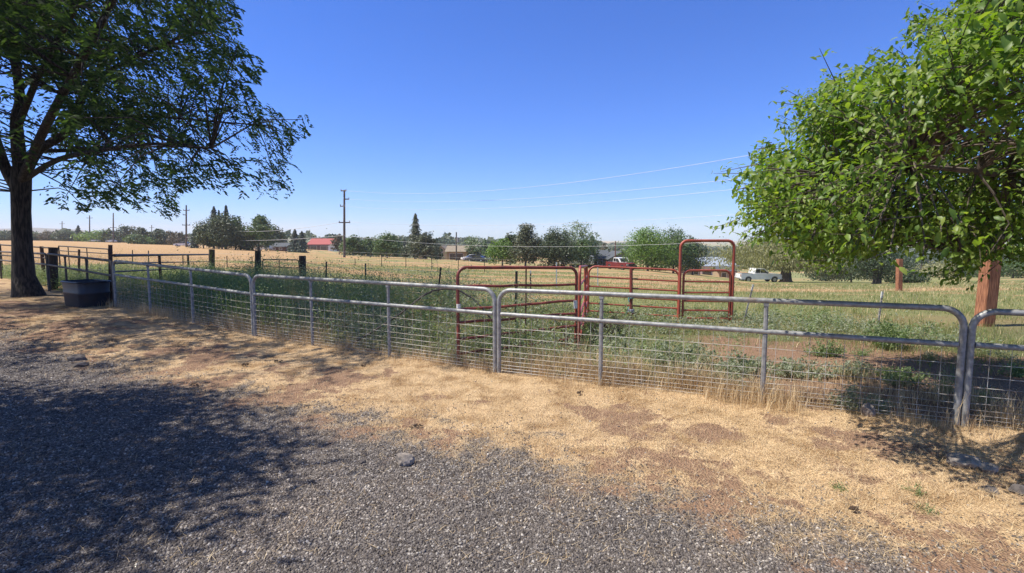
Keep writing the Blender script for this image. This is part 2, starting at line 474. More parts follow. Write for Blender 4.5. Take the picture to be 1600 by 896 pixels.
    bp = N(nt, 'ShaderNodeBump'); bp.inputs['Strength'].default_value = .7; bp.inputs['Distance'].default_value = .03
    add = N(nt, 'ShaderNodeMath', operation='ADD'); L(nf, add.inputs[0]); L(vo.outputs['Distance'], add.inputs[1])
    L(add.outputs[0], bp.inputs['Height']); L(bp.outputs[0], p.inputs['Normal'])
    return m
MG = ground_mat()
build_ground()

def hills(name, pts, d, depth, mat, label, cat):
    """a ridge far away: crest heights traced over directions, with real depth behind it"""
    n = 160
    px = np.linspace(pts[0][0], pts[-1][0], n)
    py = np.interp(px, [p[0] for p in pts], [p[1] for p in pts])
    jit = (fbm(px * .05, px * 0, 77) - .5) * 2.0
    rows = []
    prof = [(-.9, 0), (-.6, .30), (-.3, .72), (0, 1), (.4, .8), (1, .3), (1.4, 0)]
    for s, k in prof:
        row = []
        for a, b, jj in zip(px, py, jit):
            p = at(a, b + jj, d); dd = d + s * depth
            zb = float(terr(p.x, d)) - 5
            w = .85 + .3 * float(vnoise(np.array(a * .03 + s * 3), np.array(s * 2.0), 5)) if 0 < k < 1 else 1
            row.append((p.x * dd / d, dd, zb + (p.z - zb) * k * w))
        rows.append(row)
    V = np.array(rows).reshape(-1, 3)
    i = np.arange(len(prof) - 1)[:, None] * n; j = np.arange(n - 1)[None]
    Fq = np.stack([i + j, i + j + 1, i + n + j + 1, i + n + j], -1).reshape(-1, 4)
    o = np_mesh(name, V, Fq, mat, smooth=True)
    tag(o, label, cat, kind='structure')
M['hill'] = solid('hill', (.12, .115, .075), (.06, .07, .05), rough=1, scale=.012, detail=10)
hills('hills', [(-250, 369), (-120, 362), (20, 357), (60, 356), (130, 360), (200, 367), (300, 374), (420, 380)], 2300, 500, M['hill'], 'low blue hill on the horizon behind the left tree', 'hill')
hills('hills', [(560, 396), (680, 392), (760, 393), (860, 390), (930, 383), (985, 378), (1060, 387), (1100, 396), (1150, 397), (1300, 398), (1480, 392), (1700, 386), (1950, 385)], 1500, 700, M['hill'], 'long blue ridge behind the houses', 'hill')
#@@FENCE
# ------------------------------------------------------------------ pipe gates with wire mesh
def g3(x, y): return Vector((x, y, float(terr(x, y))))
def lerp(a, b, t): return a + (b - a) * t

def rounded_path(a, b, zt0, zt1, zb0, zb1, r):
    """up from the ground at a, round the corner, along the top, round and down at b"""
    h = (b - a); h.z = 0; L = h.length; d = h / L
    pts = []
    A0 = Vector((a.x, a.y, zb0)); pts.append(A0); pts.append(Vector((a.x, a.y, zt0 - r)))
    for k in range(1, 7):
        q = k / 7 * math.pi / 2
        pts.append(Vector((a.x, a.y, zt0 - r)) + d * (r - r * math.cos(q)) + Vector((0, 0, r * math.sin(q))))
    pts.append(Vector((a.x, a.y, zt0)) + d * r)
    for t in (.25, .5, .75): pts.append(lerp(Vector((a.x, a.y, zt0)), Vector((b.x, b.y, zt1)), t))
    pts.append(Vector((b.x, b.y, zt1)) - d * r)
    for k in range(1, 7):
        q = (1 - k / 7) * math.pi / 2
        pts.append(Vector((b.x, b.y, zt1 - r)) - d * (r - r * math.cos(q)) + Vector((0, 0, r * math.sin(q))))
    pts.append(Vector((b.x, b.y, zt1 - r))); pts.append(Vector((b.x, b.y, zb1)))
    return pts

def mesh_gate(a, b, ht0, ht1, hm0, hm1, stays, label, mat='galv', rail_r=.030, wire='wire', gap=.031, round_r=.17, mesh=True):
    a = Vector(a); b = Vector(b)
    d = (b - a); d.z = 0; L = d.length; d /= L
    a2 = a + d * gap; b2 = b - d * gap
    z0 = float(terr(a2.x, a2.y)); z1 = float(terr(b2.x, b2.y))
    root = thing('gate', (a2.x, a2.y, z0), label, 'gate', 'pipe and wire gates along the lane')
    f = MB(); f.tube(rounded_path(a2, b2, z0 + ht0, z1 + ht1, z0 - .02, z1 - .02, round_r), rail_r, 10)
    f.build('frame', M[mat], root, True)
    ma = Vector((a2.x, a2.y, z0 + hm0)) + d * rail_r; mb = Vector((b2.x, b2.y, z1 + hm1)) - d * rail_r
    m = MB(); m.tube([lerp(ma, mb, t) for t in (0, .3, .6, 1)], rail_r * .92, 10); m.build('middle_rail', M[mat], root, True)
    def top(t): return z0 + ht0 + (z1 + ht1 - z0 - ht0) * t
    def mid(t): return z0 + hm0 + (z1 + hm1 - z0 - hm0) * t
    for t in stays:
        p = lerp(a2, b2, t); s = MB()
        zb = float(terr(p.x, p.y))
        s.tube([(p.x, p.y, mid(t) + rail_r * .8), (p.x, p.y, top(t) - rail_r * 1.05)], .023, 8)
        s.tube([(p.x, p.y, zb - .02), (p.x, p.y, zb + .2), (p.x, p.y, mid(t) - rail_r)], .026, 8)
        s.box((p.x, p.y, top(t) - rail_r - .012), (.05, .05, .03), math.atan2(d.y, d.x))
        s.build('stay', M[mat], root, True)
    if mesh:
        w = MB()
        hs = [.03, .07, .115, .165, .225, .295, .375, .475, .60]
        nv = int(L / .155)
        off_ = Vector((-d.y, d.x, 0)) * -.012
        for h in hs:
            pts = []
            for k in range(9):
                t = k / 8; p = lerp(a2, b2, t)
                pts.append(Vector((p.x, p.y, z0 + (z1 - z0) * t + h + random.uniform(-.006, .006))) + off_)
            w.tube(pts, .0028, 4, cap=False)
        for k in range(1, nv):
            t = k / nv + random.uniform(-.0008, .0008); p = lerp(a2, b2, t)
            if min(abs(t - s) for s in stays) * L < .03: continue
            zb = float(terr(p.x, p.y))
            w.tube([Vector((p.x, p.y, zb + .01)) + off_, Vector((p.x, p.y, mid(t) - .01)) + off_], .0024, 4, cap=False)
        w.build('wire_mesh', M[wire], root)
    return root

P = [g3(x, y) for x, y in FPTS]
mesh_gate(P[0], P[1], 1.10, 1.10, .78, .78, (.35, .7), 'pipe gate cut off by the right edge of the photo, in tree shade')
mesh_gate(P[2], P[1], 1.105, 1.115, .785, .775, (.285, .655), 'long galvanised pipe gate with its right end in black tree shade')
mesh_gate(P[3], P[2], 1.11, 1.105, .77, .785, (.30, .635), 'fully sunlit galvanised pipe gate crossing the middle, left of the bent red panel')
mesh_gate(P[4], P[3], 1.07, 1.11, .75, .77, (.30, .62), 'dappled pipe gate ending at the dark steel post beside the blue trough')
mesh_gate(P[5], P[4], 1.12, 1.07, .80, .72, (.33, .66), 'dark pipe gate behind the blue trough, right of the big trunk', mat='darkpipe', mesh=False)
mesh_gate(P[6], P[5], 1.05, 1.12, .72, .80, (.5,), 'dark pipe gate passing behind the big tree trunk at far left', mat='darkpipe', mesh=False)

def post_round(name, px, ytop, ybase, wpx, mat, label, cat, group=None, lean=0, d=None, nn=12, cap=None):
    b = gd(px, ybase) if d is None else gp(px, d)
    D = b.y; top = at(px + lean, ytop, D); r = wpx / F * D / 2
    o = MB(); k = 6
    pts = [b + Vector((0, 0, -.05))] + [lerp(b, top, t / k) for t in range(1, k + 1)]
    o.tube(pts, [r * (1.03 - .06 * i / k) for i in range(k + 1)], nn)
    root = o.build(name, M[mat], None, True, loc=b)
    tag(root, label, cat, group)
    return root
W = 'weathered wooden fence posts'
post_round('wooden_post', 83, 387, 452, 12, 'wood', 'thick dark wooden post just right of the big tree trunk', 'post', W)
post_round('wooden_post', 331, 390, 424, 8.5, 'wood', 'dark wooden post where the long pipe rail ends', 'post', W)
post_round('wooden_post', 403, 392, 449, 9, 'wood', 'slim dark wooden post on the left of the small field gate', 'post', W)
post_round('wooden_post', 472.5, 400, 454, 11, 'wood', 'thick dark wooden post with a brace, right of the small field gate', 'post', W)
post_round('brace_pole', 489, 438, 441, 2.2, 'darkpipe', 'thin dark brace leaning on the thick wooden gate post', 'brace', d=17.4)
o = COL.objects[-1] if False else None

# big red-brown square posts under the right tree
def square_post(px, ytop, d, wpx, lean, label):
    b = gp(px, d); t = at(px + lean, ytop, d); w = wpx / F * d / 2 / math.hypot(1, b.x / b.y)
    o = MB(); rings = []
    for k in range(9):
        c = lerp(b + Vector((0, 0, -.05)), t, k / 8)
        j = lambda: random.uniform(-.004, .004)
        ch = w * .14
        rings.append([c + Vector((x + j(), y + j(), 0)) for x, y in ((w, -w + ch), (w, w - ch), (w - ch, w), (-w + ch, w), (-w, w - ch), (-w, -w + ch), (-w + ch, -w), (w - ch, -w))])
    o.loft(rings)
    tag(o.build('wooden_post', M['redwood'], None, False, loc=b), label, 'post', 'reddish square timber posts')
square_post(1537, 366, 10.4, 26, 16, 'reddish square timber post rising into the near tree at right')
square_post(1404.5, 405, gd(1404.5, 455).y, 8.5, 1, 'reddish timber post standing alone in front of the dark bushy trees')

# T posts
def t_post(px, ytop, d, lean, label, group, white=False, mat='tpost', w=.045, base=None):
    b = gp(px, d); t = at(px + lean, ytop, d)
    root = thing('fence_stake', b, label, 'fence stake', group)
    ax = (t - b); hL = ax.length; ax.normalize()
    sx = Vector((1, 0, 0)); sy = ax.cross(sx).normalized(); sx = sy.cross(ax)
    def bar(z0, z1, hw, hd, oy):
        m_.add([b + ax * z + sx * x + sy * (y + oy) for z in (z0, z1) for x, y in ((-hw, -hd), (hw, -hd), (hw, hd), (-hw, hd))],
               [(0, 1, 2, 3), (4, 7, 6, 5), (0, 4, 5, 1), (1, 5, 6, 2), (2, 6, 7, 3), (3, 7, 4, 0)])
    cut = hL * (.86 if white else 1)
    m_ = MB(); bar(-.05, cut, w / 2, .004, 0); bar(-.05, cut, .004, w * .38, w * .38 + .004)
    for k in range(int(hL / .09)): bar(.1 + k * .09, .112 + k * .09, .01, .006, -.009)
    m_.build('shaft', M[mat], root)
    if white:
        m_ = MB(); bar(cut, hL, w / 2 + .002, .006, 0); bar(cut, hL, .006, w * .38, w * .38 + .006); m_.build('white_tip', M['white'], root)
    return root
G1 = 'steel stakes of the wire fence behind the weeds'
t_post(509, 409, 15.6, 1, 'dark upright steel stake nearest the braced wooden post', G1)
t_post(571, 412, 15.2, 0, 'dark upright steel stake beyond the left stay of the sunlit gate', G1)
t_post(682, 418, 13.5, 7, 'dark steel stake leaning right, left of the bent red panel', G1)
t_post(806, 424, 9.2, 1, 'dark stake rising just behind the joint of the two gates', G1)
G2 = 'white-tipped stakes in the paddock'
t_post(829, 423, 19, 0, 'white-tipped stake seen through the top of the bent red panel, left one', G2, True, w=.05)
t_post(869.5, 410, 22, 0, 'tall white stake seen through the top right of the bent red panel', G2, True, mat='white', w=.05)
t_post(934, 416, 23, 0, 'pale stake behind the left end of the straight red panel', G2, True, mat='white', w=.045)
t_post(1160, 445, 10.3, 17, 'pale stake leaning right, beside the tall red doorway frame', G2, True, mat='wire', w=.032)
t_post(1370, 456, 9.4, 9, 'white-tipped stake leaning right in the green grass', G2, True, mat='wire', w=.032)
t_post(173, 383, 12.4, -1, 'tall dark steel post behind the blue trough where two gates meet', 'steel posts at gate ends', mat='rust', w=.09)
G3 = 'thin stakes of the far wire fence'
far_posts = [(555, 404), (596, 398), (634, 402), (675, 405), (716, 406), (757, 408), (207, 391), (232, 392), (286, 397), (355, 400), (394, 401)]
desc = ['below the utility pole', 'left of the round green tree', 'right of the round green tree', 'below the tall conifer', 'under the tan house', 'left of the bright green tree',
        'nearest the dirt mound', 'just right of the dirt mound', 'left of the wooden post', 'right of the wooden post in the tan field', 'left of the small field gate']
for (px, yt), ds in zip(far_posts, desc):
    t_post(px, yt, 42 if px > 500 else 31, random.uniform(-.6, .6), 'thin stake of the far wire fence, ' + ds, G3, w=.055)
# wires between stakes
def wires(name, pts_rows, r, mat, label, cat):
    o = MB()
    for row in pts_rows: o.tube(row, r, 4, cap=False)
    tag(o.build(name, M[mat], None, False, loc=pts_rows[0][0]), label, cat)
wires('fence_wire', [[gp(px, 42) + Vector((0, 0, h)) for px in (520, 555, 596, 634, 675, 716, 757, 800)] for h in (.45, .85, 1.1)], .006, 'wire', 'wire strands of the far fence across the paddock', 'fence wire')
wires('fence_wire', [[gp(px, d) + Vector((0, 0, h)) for px, d in ((480, 17), (509, 15.6), (571, 15.2), (682, 13.5), (720, 13.2))] for h in (.35, .65, .95)], .004, 'wire', 'wire strands between the dark stakes behind the weeds', 'fence wire')
wires('fence_wire', [[gp(px, 31) + Vector((0, 0, h)) for px in (331, 355, 394, 403)] for h in (.45, .8)], .006, 'wire', 'wire strands between wooden posts at the tan field', 'fence wire')

# small pipe gates on the far left
def bar_gate(name, tl, tr, bars, verts, mat, label, d0, d1, r=.022, rr=.12, cat='gate', group=None):
    """tl,tr: (px,py) of the top corners at depths d0,d1; bars: fractions of height; height from the ground"""
    a = at(*tl, d0); b = at(*tr, d1)
    ga = float(terr(a.x, a.y)); gb = float(terr(b.x, b.y))
    root = thing(name, (a.x, a.y, ga), label, cat, group)
    f = MB(); f.tube(rounded_path(a, b, a.z, b.z, ga + .02, gb + .02, rr), r, 8); f.build('frame', M[mat], root, True)
    for t in bars:
        m = MB(); m.tube([Vector((a.x, a.y, ga + (a.z - ga) * t)), Vector((b.x, b.y, gb + (b.z - gb) * t))], r * .8, 8); m.build('rail', M[mat], root, True)
    for t in verts:
        p = lerp(a, b, t); z = ga + (gb - ga) * t
        m = MB(); m.tube([(p.x, p.y, z + .1), (p.x, p.y, p.z - r)], r * .7, 6); m.build('stay', M[mat], root, True)
    return root
bar_gate('gate', (410, 405.5), (467, 406.5), (.18, .45, .72), (.47,), 'darkpipe', 'small dark pipe gate between the two wooden posts', 18.4, 17.6)
bar_gate('gate', (91.5, 384.7), (169.5, 389.5), (.3, .85), (.2, .58), 'darkpipe', 'thin pipe gate behind the dark gates, above the blue trough', 21, 19.5, r=.025, rr=.05)

def pipe_fence():
    a = Vector((-10.2, 13.2, 0)); c = gp(327, 28.5)
    root = thing('pipe_fence', g3(a.x, a.y), 'long low pipe fence from the tall steel post to a wooden post', 'fence')
    def row(y0, y1): return [lerp(at(178, y0, 13.4), at(327, y1, 28.3), t / 6) for t in range(7)]
    for y0, y1 in ((399.5, 398), (412, 409), (425, 418)):
        m = MB(); m.tube(row(y0, y1), .04 if y0 < 400 else .022, 8); m.build('rail', M['darkpipe'], root, True)
    for t, in ((.30,), (.62,), (1.0,)):
        p = lerp(at(178, 399.5, 13.4), at(327, 398, 28.3), t)
        m = MB(); m.tube([(p.x, p.y, float(terr(p.x, p.y)) - .05), (p.x, p.y, p.z)], .045, 8); m.build('post', M['rust'], root, True)
pipe_fence()
def back_fence():
    a = at(-30, 381, 22); b = at(76, 387.5, 19.5)
    root = thing('pipe_fence', g3(a.x, a.y), 'pipe fence with rusty posts seen left and right of the big trunk', 'fence')
    for k in (0, .33):
        m = MB(); m.tube([Vector((p.x, p.y, lerp(p.z, float(terr(p.x, p.y)), k))) for p in (lerp(a, b, t / 4) for t in range(5))], .028, 8); m.build('rail', M['darkpipe'], root, True)
    for px in (1, 66):
        p = lerp(a, b, (px + 30) / 106)
        m = MB(); m.tube([(p.x, p.y, float(terr(p.x, p.y)) - .05), (p.x, p.y, p.z + .04)], .06, 8); m.build('post', M['rust'], root, True)
back_fence()
p = gd(123.5, 440)
post_round('steel_post', 123.5, 390, 438, 3.2, 'rust', 'thin rusty post behind the thin pipe gate', 'post', 'steel posts at gate ends')

# ------------------------------------------------------------------ red corral panels
def red_panel(tl, tr, yb_l, yb_r, d0, d1, bars_l, bars_r, label, mat, r=.024, stays=(), rr=.16, bend=0, name='corral_panel', extra=None, legs=True, bars_skip=()):
    a = at(*tl, d0); b = at(*tr, d1)
    za = at(tl[0], yb_l, d0).z; zb = at(tr[0], yb_r, d1).z
    root = thing(name, (a.x, a.y, za), label, 'corral panel' if name == 'corral_panel' else 'gate', 'red steel corral panels')
    path = rounded_path(a, b, a.z, b.z, za, zb, rr)
    f = MB(); f.tube(path, r, 10); f.build('frame', M[mat], root, True)
    nrm = (b - a).cross(Vector((0, 0, 1))).normalized()
    for i, (yl, yr) in enumerate(zip(bars_l, bars_r)):
        p0 = at(tl[0], yl, d0); p1 = at(tr[0], yr, d1)
        pts = [lerp(p0, p1, t / 6) + nrm * (math.sin(t / 6 * math.pi) * bend * (.5 + i * .3)) + Vector((0, 0, random.uniform(-.008, .008) if bend else 0)) for t in range(7)]
        if i in bars_skip: pts = pts[4:]
        m = MB(); m.tube(pts, r * .82, 8); m.build('rail', M[mat], root, True)
    for t, y0, y1, rw, mm in stays:
        p = lerp(a, b, t); x, _ = proj(*p); D = p.y
        q0 = at(x, y0, D); q1 = at(x - (1 if bend else 0), y1, D)
        m = MB(); m.tube([q0 + nrm * .02, lerp(q0, q1, .5) + nrm * .02, q1 + nrm * .02], rw, 8); m.build('stay', M[mm], root, True)
    return root
pa = red_panel((715, 418.5), (901, 418.5), 577, 553, 7.25, 8.05, (448, 484, 504.5, 529.5, 553), (445, 469.5, 489.5, 509, 528),
          'large dented red panel with dark bars just behind the gate joint', 'redpaint', r=.024, stays=((.545, 421, 536, .011, 'rust'), (.92, 528, 552, .016, 'redpaint')), bend=.03, rr=.13)
for (x, y, D) in ((716.5, 482, 7.24), (899, 476, 8.0)):
    m = MB(); q = at(x, y, D); m.tube([q + Vector((0, 0, -.06)), q + Vector((0, 0, .06))], .031, 10)
    m.build('white_tape', M['white'], pa, True)
red_panel((906, 418), (917, 415.5), 548, 498, 8.15, 11.1, (446, 470, 490, 509, 527), (431, 446, 460, 472, 484),
          'red panel seen almost edge-on between the dented and the straight one', 'redfresh', stays=((.5, 419, 512, .02, 'redfresh'),))
pc = red_panel((920, 416.5), (1061, 422), 494, 500, 11.2, 10.9, (432.5, 447.5, 461, 474, 486), (440, 455, 469.5, 482.5, 495),
          'straight red panel with a thick dark centre post and tied rope', 'redfresh', r=.022, stays=((.475, 420, 493, .036, 'redpaint'),))
# rope tied round the centre post
def rope_knot():
    p = at(986, 465, 11.0)
    root = thing('rope', p, 'teal and grey rope knotted on the dark post of the straight red panel', 'rope')
    def coil(z, n, R0, r, mat, nm):
        m = MB(); pts = []
        for k in range(n * 10):
            q = k / 10 * 2 * math.pi
            pts.append(p + Vector((math.cos(q) * (R0 + random.uniform(0, .012)), math.sin(q) * R0 - .01, z + k * .0018 + random.uniform(-.004, .004))))
        m.tube(pts, r, 6); m.build(nm, M[mat], root, True)
    coil(-.02, 4, .055, .011, 'rope', 'teal_coil'); coil(-.33, 4, .055, .013, 'ropegrey', 'grey_coil')
    m = MB(); m.tube([p + Vector((-.05, -.05, .04)), p + Vector((-.07, -.06, -.03)), p + Vector((-.05, -.07, -.10))], .011, 6)
    m.tube([p + Vector((-.06, -.05, -.2)), p + Vector((-.10, -.07, -.3)), p + Vector((-.13, -.07, -.42))], .009, 6)
    m.build('rope_end', M['rope'], root, True)
rope_knot()
# tall doorway frame with its gate
def doorway():
    D = 10.8
    a = at(1064, 376.5, D); b = at(1147.5, 376.5, D)
    za = at(1064, 505, D).z; zb = at(1147.5, 512, D).z
    root = thing('doorway_frame', (a.x, a.y, za), 'tall red steel doorway frame standing over the small red gate', 'gate frame')
    f = MB(); f.tube(rounded_path(a, b, a.z, b.z, za, zb, .14), .031, 10); f.build('frame', M['redfresh'], root, True)
    for y in (452, 487):
        q = at(1144.5, y, D); m = MB(); m.box(q + Vector((-.03, 0, 0)), (.07, .03, .05), bev=.006); m.build('hinge', M['rust'], root)
    red_panel((1068.5, 423), (1141.5, 423), 502, 503, D, D, (440, 457.5, 470.5, 485, 497), (441, 457.5, 471.5, 486, 498),
              'small red walk-through gate hung inside the tall red frame', 'redfresh', r=.024, rr=.13, name='gate')
doorway()

# bent dark pipe arching through the weeds
m = MB()
pts = [(541, 542, 8.4), (580, 520, 8.4), (622, 493, 8.3), (660, 463, 8.3), (676, 454.5, 8.3), (695, 451.5, 8.3), (716, 453.5, 8.25), (738, 466, 8.25), (760, 489, 8.2), (782, 520, 8.2), (802, 546, 8.1)]
V3 = [at(*q) for q in pts]
m.tube(V3, .014, 8)
tag(m.build('bent_pipe', M['darkpipe'], None, True, loc=V3[0]), 'thin dark pipe bent into an arch in the weeds behind the sunlit gate', 'pipe')

# blue trough
def trough():
    c = gp(137, 12.0); rz = rad(-30)
    root = thing('water_trough', c, 'dark blue plastic stock trough beside the big tree', 'trough')
    m = MB(); Mx = Matrix.Rotation(rz, 3, 'Z'); Lx, Ly, Hh = .50, .32, .57
    def ring(z, k, inner=0):
        pts = []
        for sx, sy, q0 in ((1, 1, 0), (-1, 1, 90), (-1, -1, 180), (1, -1, 270)):
            for q in (0, 30, 60, 90):
                a = rad(q0 + q); rc = .12
                pts.append(c + Mx @ Vector((sx * (Lx * k - inner - rc) + rc * math.cos(a), sy * (Ly * k - inner - rc) + rc * math.sin(a), z)))
        return pts
    m.loft([ring(0, .92), ring(.05, .94), ring(.28, .965), ring(.30, .985), ring(.34, .985), ring(.36, .97), ring(Hh, 1), ring(Hh, .97), ring(.1, .90, .02)])
    m.build('tub', M['bluetub'], root, True)
    m = MB(); rr_ = ring(Hh, 1.01); m.tube(rr_ + [rr_[0]], .022, 8); m.build('rim', M['bluetub'], root, True)
trough()
#@@SMALL
# ------------------------------------------------------------------ rocks and droppings
def rock(px, py, wpx, hpx, mat, label, seed, name='rock', cat='rock', group=None, flat=1):
    b = gd(px, py); w = wpx / F * b.y; h = hpx / F * b.y
    rg = np.random.default_rng(seed)
    import bmesh
    bm = bmesh.new(); bmesh.ops.create_icosphere(bm, subdivisions=3, radius=1)
    planes = [(Vector(rg.normal(size=3)).normalized(), rg.uniform(.55, .9)) for _ in range(14)]
    for v in bm.verts:
        for n, k in planes:
            dd = v.co.dot(n)
            if dd > k: v.co -= n * (dd - k) * .85
        v.co *= 1 + .05 * rg.normal()
        v.co = Vector((v.co.x * w * .5, v.co.y * w * .42 * flat, v.co.z * h * .75 + h * .3))
    me = bpy.data.meshes.new(name); bm.to_mesh(me); bm.free()
    o = link(name, me, M[mat], None, False, loc=b); tag(o, label, cat, group)
    return o
rock(632, 724, 34, 18, 'rock', 'pale grey rock on the gravel in front of the gate joint', 1)
rock(567, 723, 13, 6, 'rockdark', 'small dark stone left of the pale rock', 2)
rock(122, 563, 28, 10, 'rockdark', 'dark flat stone in the left tree shade, upper of two', 3)
rock(124, 573, 24, 8, 'rockdark', 'dark flat stone in the left tree shade, lower of two', 4)
rock(1502, 728, 62, 17, 'rock', 'broad pale rock half in shade below the right-hand gate post', 5)
rock(1540, 736, 34, 15, 'rock', 'smaller pale rock right of the broad one under the gate', 8)
rock(1545, 768, 30, 9, 'rockdark', 'flat dark stone in the straw at the right edge', 6)
rock(1592, 772, 30, 15, 'rockdark', 'dark stone cut by the right edge of the photo', 7)
rock(1356, 650, 22, 20, 'rock', 'grey stone against the wire mesh where the tree shade begins', 9)
def dung(px, py, wpx, label, seed):
    b = gd(px, py); rg = random.Random(seed)
    o = MB(); 
    import bmesh
    me = bpy.data.meshes.new('dropping'); bm = bmesh.new()
    for k in range(9):
        c = Vector((rg.uniform(-.5, .5) * wpx / F * b.y, rg.uniform(-.3, .3) * wpx / F * b.y, .012 + rg.random() * .02)); r = rg.uniform(.006, .015)
        bmesh.ops.create_icosphere(bm, subdivisions=2, radius=r, matrix=Matrix.Translation(c) @ Matrix.Diagonal((1.2, 1, .75, 1)))
    for v in bm.verts: v.co += Vector((rg.uniform(-1, 1), rg.uniform(-1, 1), rg.uniform(-1, 1))) * .0025
    bm.to_mesh(me); bm.free()
    tag(link('dropping', me, M['dung'], None, False, loc=b), label, 'dropping', 'dark clods on the dry strip')
dung(308, 604, 16, 'dark clods where gravel meets straw at left', 1)
dung(650, 669, 18, 'dark clods on the straw above the pale rock', 2)
dung(568, 574, 9, 'small dark clods in front of the sunlit gate', 3)
dung(435, 567, 12, 'small dark clods below the left gate joint', 4)
dung(384, 572, 9, 'tiny dark clods left of the left gate joint', 5)
dung(1335, 800, 8, 'tiny dark clods on the gravel edge at lower right', 6)
dung(906, 616, 9, 'tiny dark clods below the gate right of the joint', 7)
# mound of dirt
def mound():
    b = gp(196, 24); n = 26
    V, Fq = [], []
    for i in range(n):
        for j in range(n):
            x = (i / (n - 1) - .5) * 1.7; y = (j / (n - 1) - .5) * 1.6
            k = max(0, 1 - (x / .8) ** 2 - (y / .75) ** 2)
            z = k ** .7 * (.32 + .16 * float(fbm(np.array(x * 2.), np.array(y * 2.), 9))) - .05
            V.append((b.x + x, b.y + y, b.z + z))
    for i in range(n - 1):
        for j in range(n - 1): Fq.append((i * n + j, (i + 1) * n + j, (i + 1) * n + j + 1, i * n + j + 1))
    o = np_mesh('dirt_mound', np.array(V), np.array(Fq), solid('mound', (.25, .12, .07), (.12, .06, .04), rough=1, scale=4, bump=1), loc=b)
    tag(o, 'low mound of reddish dirt behind the pipe fence at left', 'mound')
mound()

# ------------------------------------------------------------------ utility poles and overhead wires
def pole(px, ytop, d, wpx, mat, label, arms=(), group='utility poles', bumps=()):
    b = gp(px, d); t = at(px, ytop, d); r = wpx / F * d / 2
    root = thing('utility_pole', b, label, 'utility pole', group)
    m = MB(); m.tube([b, lerp(b, t, .5), t], [r * 1.15, r, r * .8], 10); m.build('shaft', M[mat], root, True)
    for x0, x1, y in arms:
        p0 = at(x0, y, d - r * 1.4); p1 = at(x1, y, d - r * 1.4)
        m = MB(); m.box((p0 + p1) / 2, ((p1 - p0).length, .16, .18)); ob = m.build('crossarm', M[mat], root)
        for f in (.04, .96):
            q = lerp(p0, p1, f); m = MB(); m.tube([q + Vector((0, 0, .09)), q + Vector((0, 0, .18)), q + Vector((0, 0, .32))], [.07, .09, .05], 8); m.build('insulator', M['insul'], ob, True)
    return root
PD = 91
pole(538, 297, PD, 3.4, 'polewood', 'tall dark utility pole right of the red-roofed barn', [(529.5, 547, 348), (532.5, 541, 298.5), (537, 545.5, 311.5), (531.5, 539, 322.5)])
pole(291, 321, 143, 2.4, 'polewood', 'tall utility pole left of the dark conifers', [(285, 297, 352), (286.5, 296, 329), (286, 292, 336)])
pole(177, 333, 218, 1.8, 'polewood', 'utility pole over the left tree line, right one of a near pair', [(172, 182, 356)])
pole(140, 337, 240, 1.6, 'polewood', 'utility pole over the left tree line, left one of a near pair', [(135.5, 144.5, 341)])
pole(97, 346, 343, 1.2, 'polewood', 'thin far utility pole just right of the big trunk', [(93, 101, 350)])
pole(237, 352, 330, 1.2, 'polewood', 'thin far utility pole between left tree line and dark conifers', [(233.5, 240.5, 356)])
pole(713, 363, 108, 2.2, 'polewood', 'short slim utility pole in front of the tan house', [])
m = MB(); q = at(715.5, 375, 107.5); m.tube([q + Vector((0, 0, -.5)), q + Vector((0, 0, .5))], .25, 10)
pp = [o for o in COL.objects if o.get('label', '').startswith('short slim utility')][0]
m.build('transformer', M['insul'], pp, True)
pole(961.5, 377, 82, 1.9, 'polered', 'reddish utility pole beside the grey-roofed house', [])

def span(a_px, b_px, ctrl, r, label, dA=PD - .4, dB=30, group='overhead wires'):
    """wire hung between two supports; plan is a straight line, heights follow control pixels"""
    A = at(*a_px, dA); B = at(*b_px, dB)
    allc = [a_px] + ctrl + [b_px]
    pts = []
    n = 28
    cs = []
    for x, y in allc:                     # where the plan line meets that pixel column
        lo, hi = 0., 1.
        for _ in range(50):
            t = (lo + hi) / 2; q = lerp(A, B, t)
            if proj(q.x, q.y, q.z)[0] < x: lo = t
            else: hi = t
        q = lerp(A, B, t); cs.append((t, at(x, y, q.y).z))
    ts = [c[0] for c in cs]; zs = [c[1] for c in cs]
    co = np.polyfit(ts, zs, min(2, len(ts) - 1))
    for k in range(n + 1):
        t = k / n; q = lerp(A, B, t); pts.append(Vector((q.x, q.y, float(np.polyval(co, t)))))
    o = MB(); o.tube(pts, r, 5, cap=False)
    tag(o.build('overhead_wire', M['cable'], None, True, loc=A), label, 'overhead wire', group)
span((533.5, 298), (1720, 128), [(740, 297), (950, 280), (1235, 235)], .016, 'topmost overhead wire running up into the right tree')
span((544, 311), (1720, 205), [(810, 313), (1000, 297), (1175, 272)], .015, 'second overhead wire from the top, running into the right tree')
span((533, 322), (1720, 225), [(850, 322), (1000, 312), (1165, 292)], .0145, 'third overhead wire from the top, running into the right tree')
span((546, 347), (1720, 290), [(840, 350), (1000, 345), (1140, 337)], .014, 'fourth overhead wire, flat across the sky left of the right tree')
span((538, 368), (1720, 330), [(645, 379), (770, 387), (950, 384), (1140, 375)], .013, 'lowest pale wire crossing in front of the middle trees', dB=40)
span((291, 352), (530, 348), [(400, 362)], .03, 'upper sagging wire in front of the dark conifers at left', dA=143, dB=PD)
span((291, 371), (538, 368), [(400, 376)], .03, 'lower sagging wire in front of the dark conifers at left', dA=143, dB=PD)
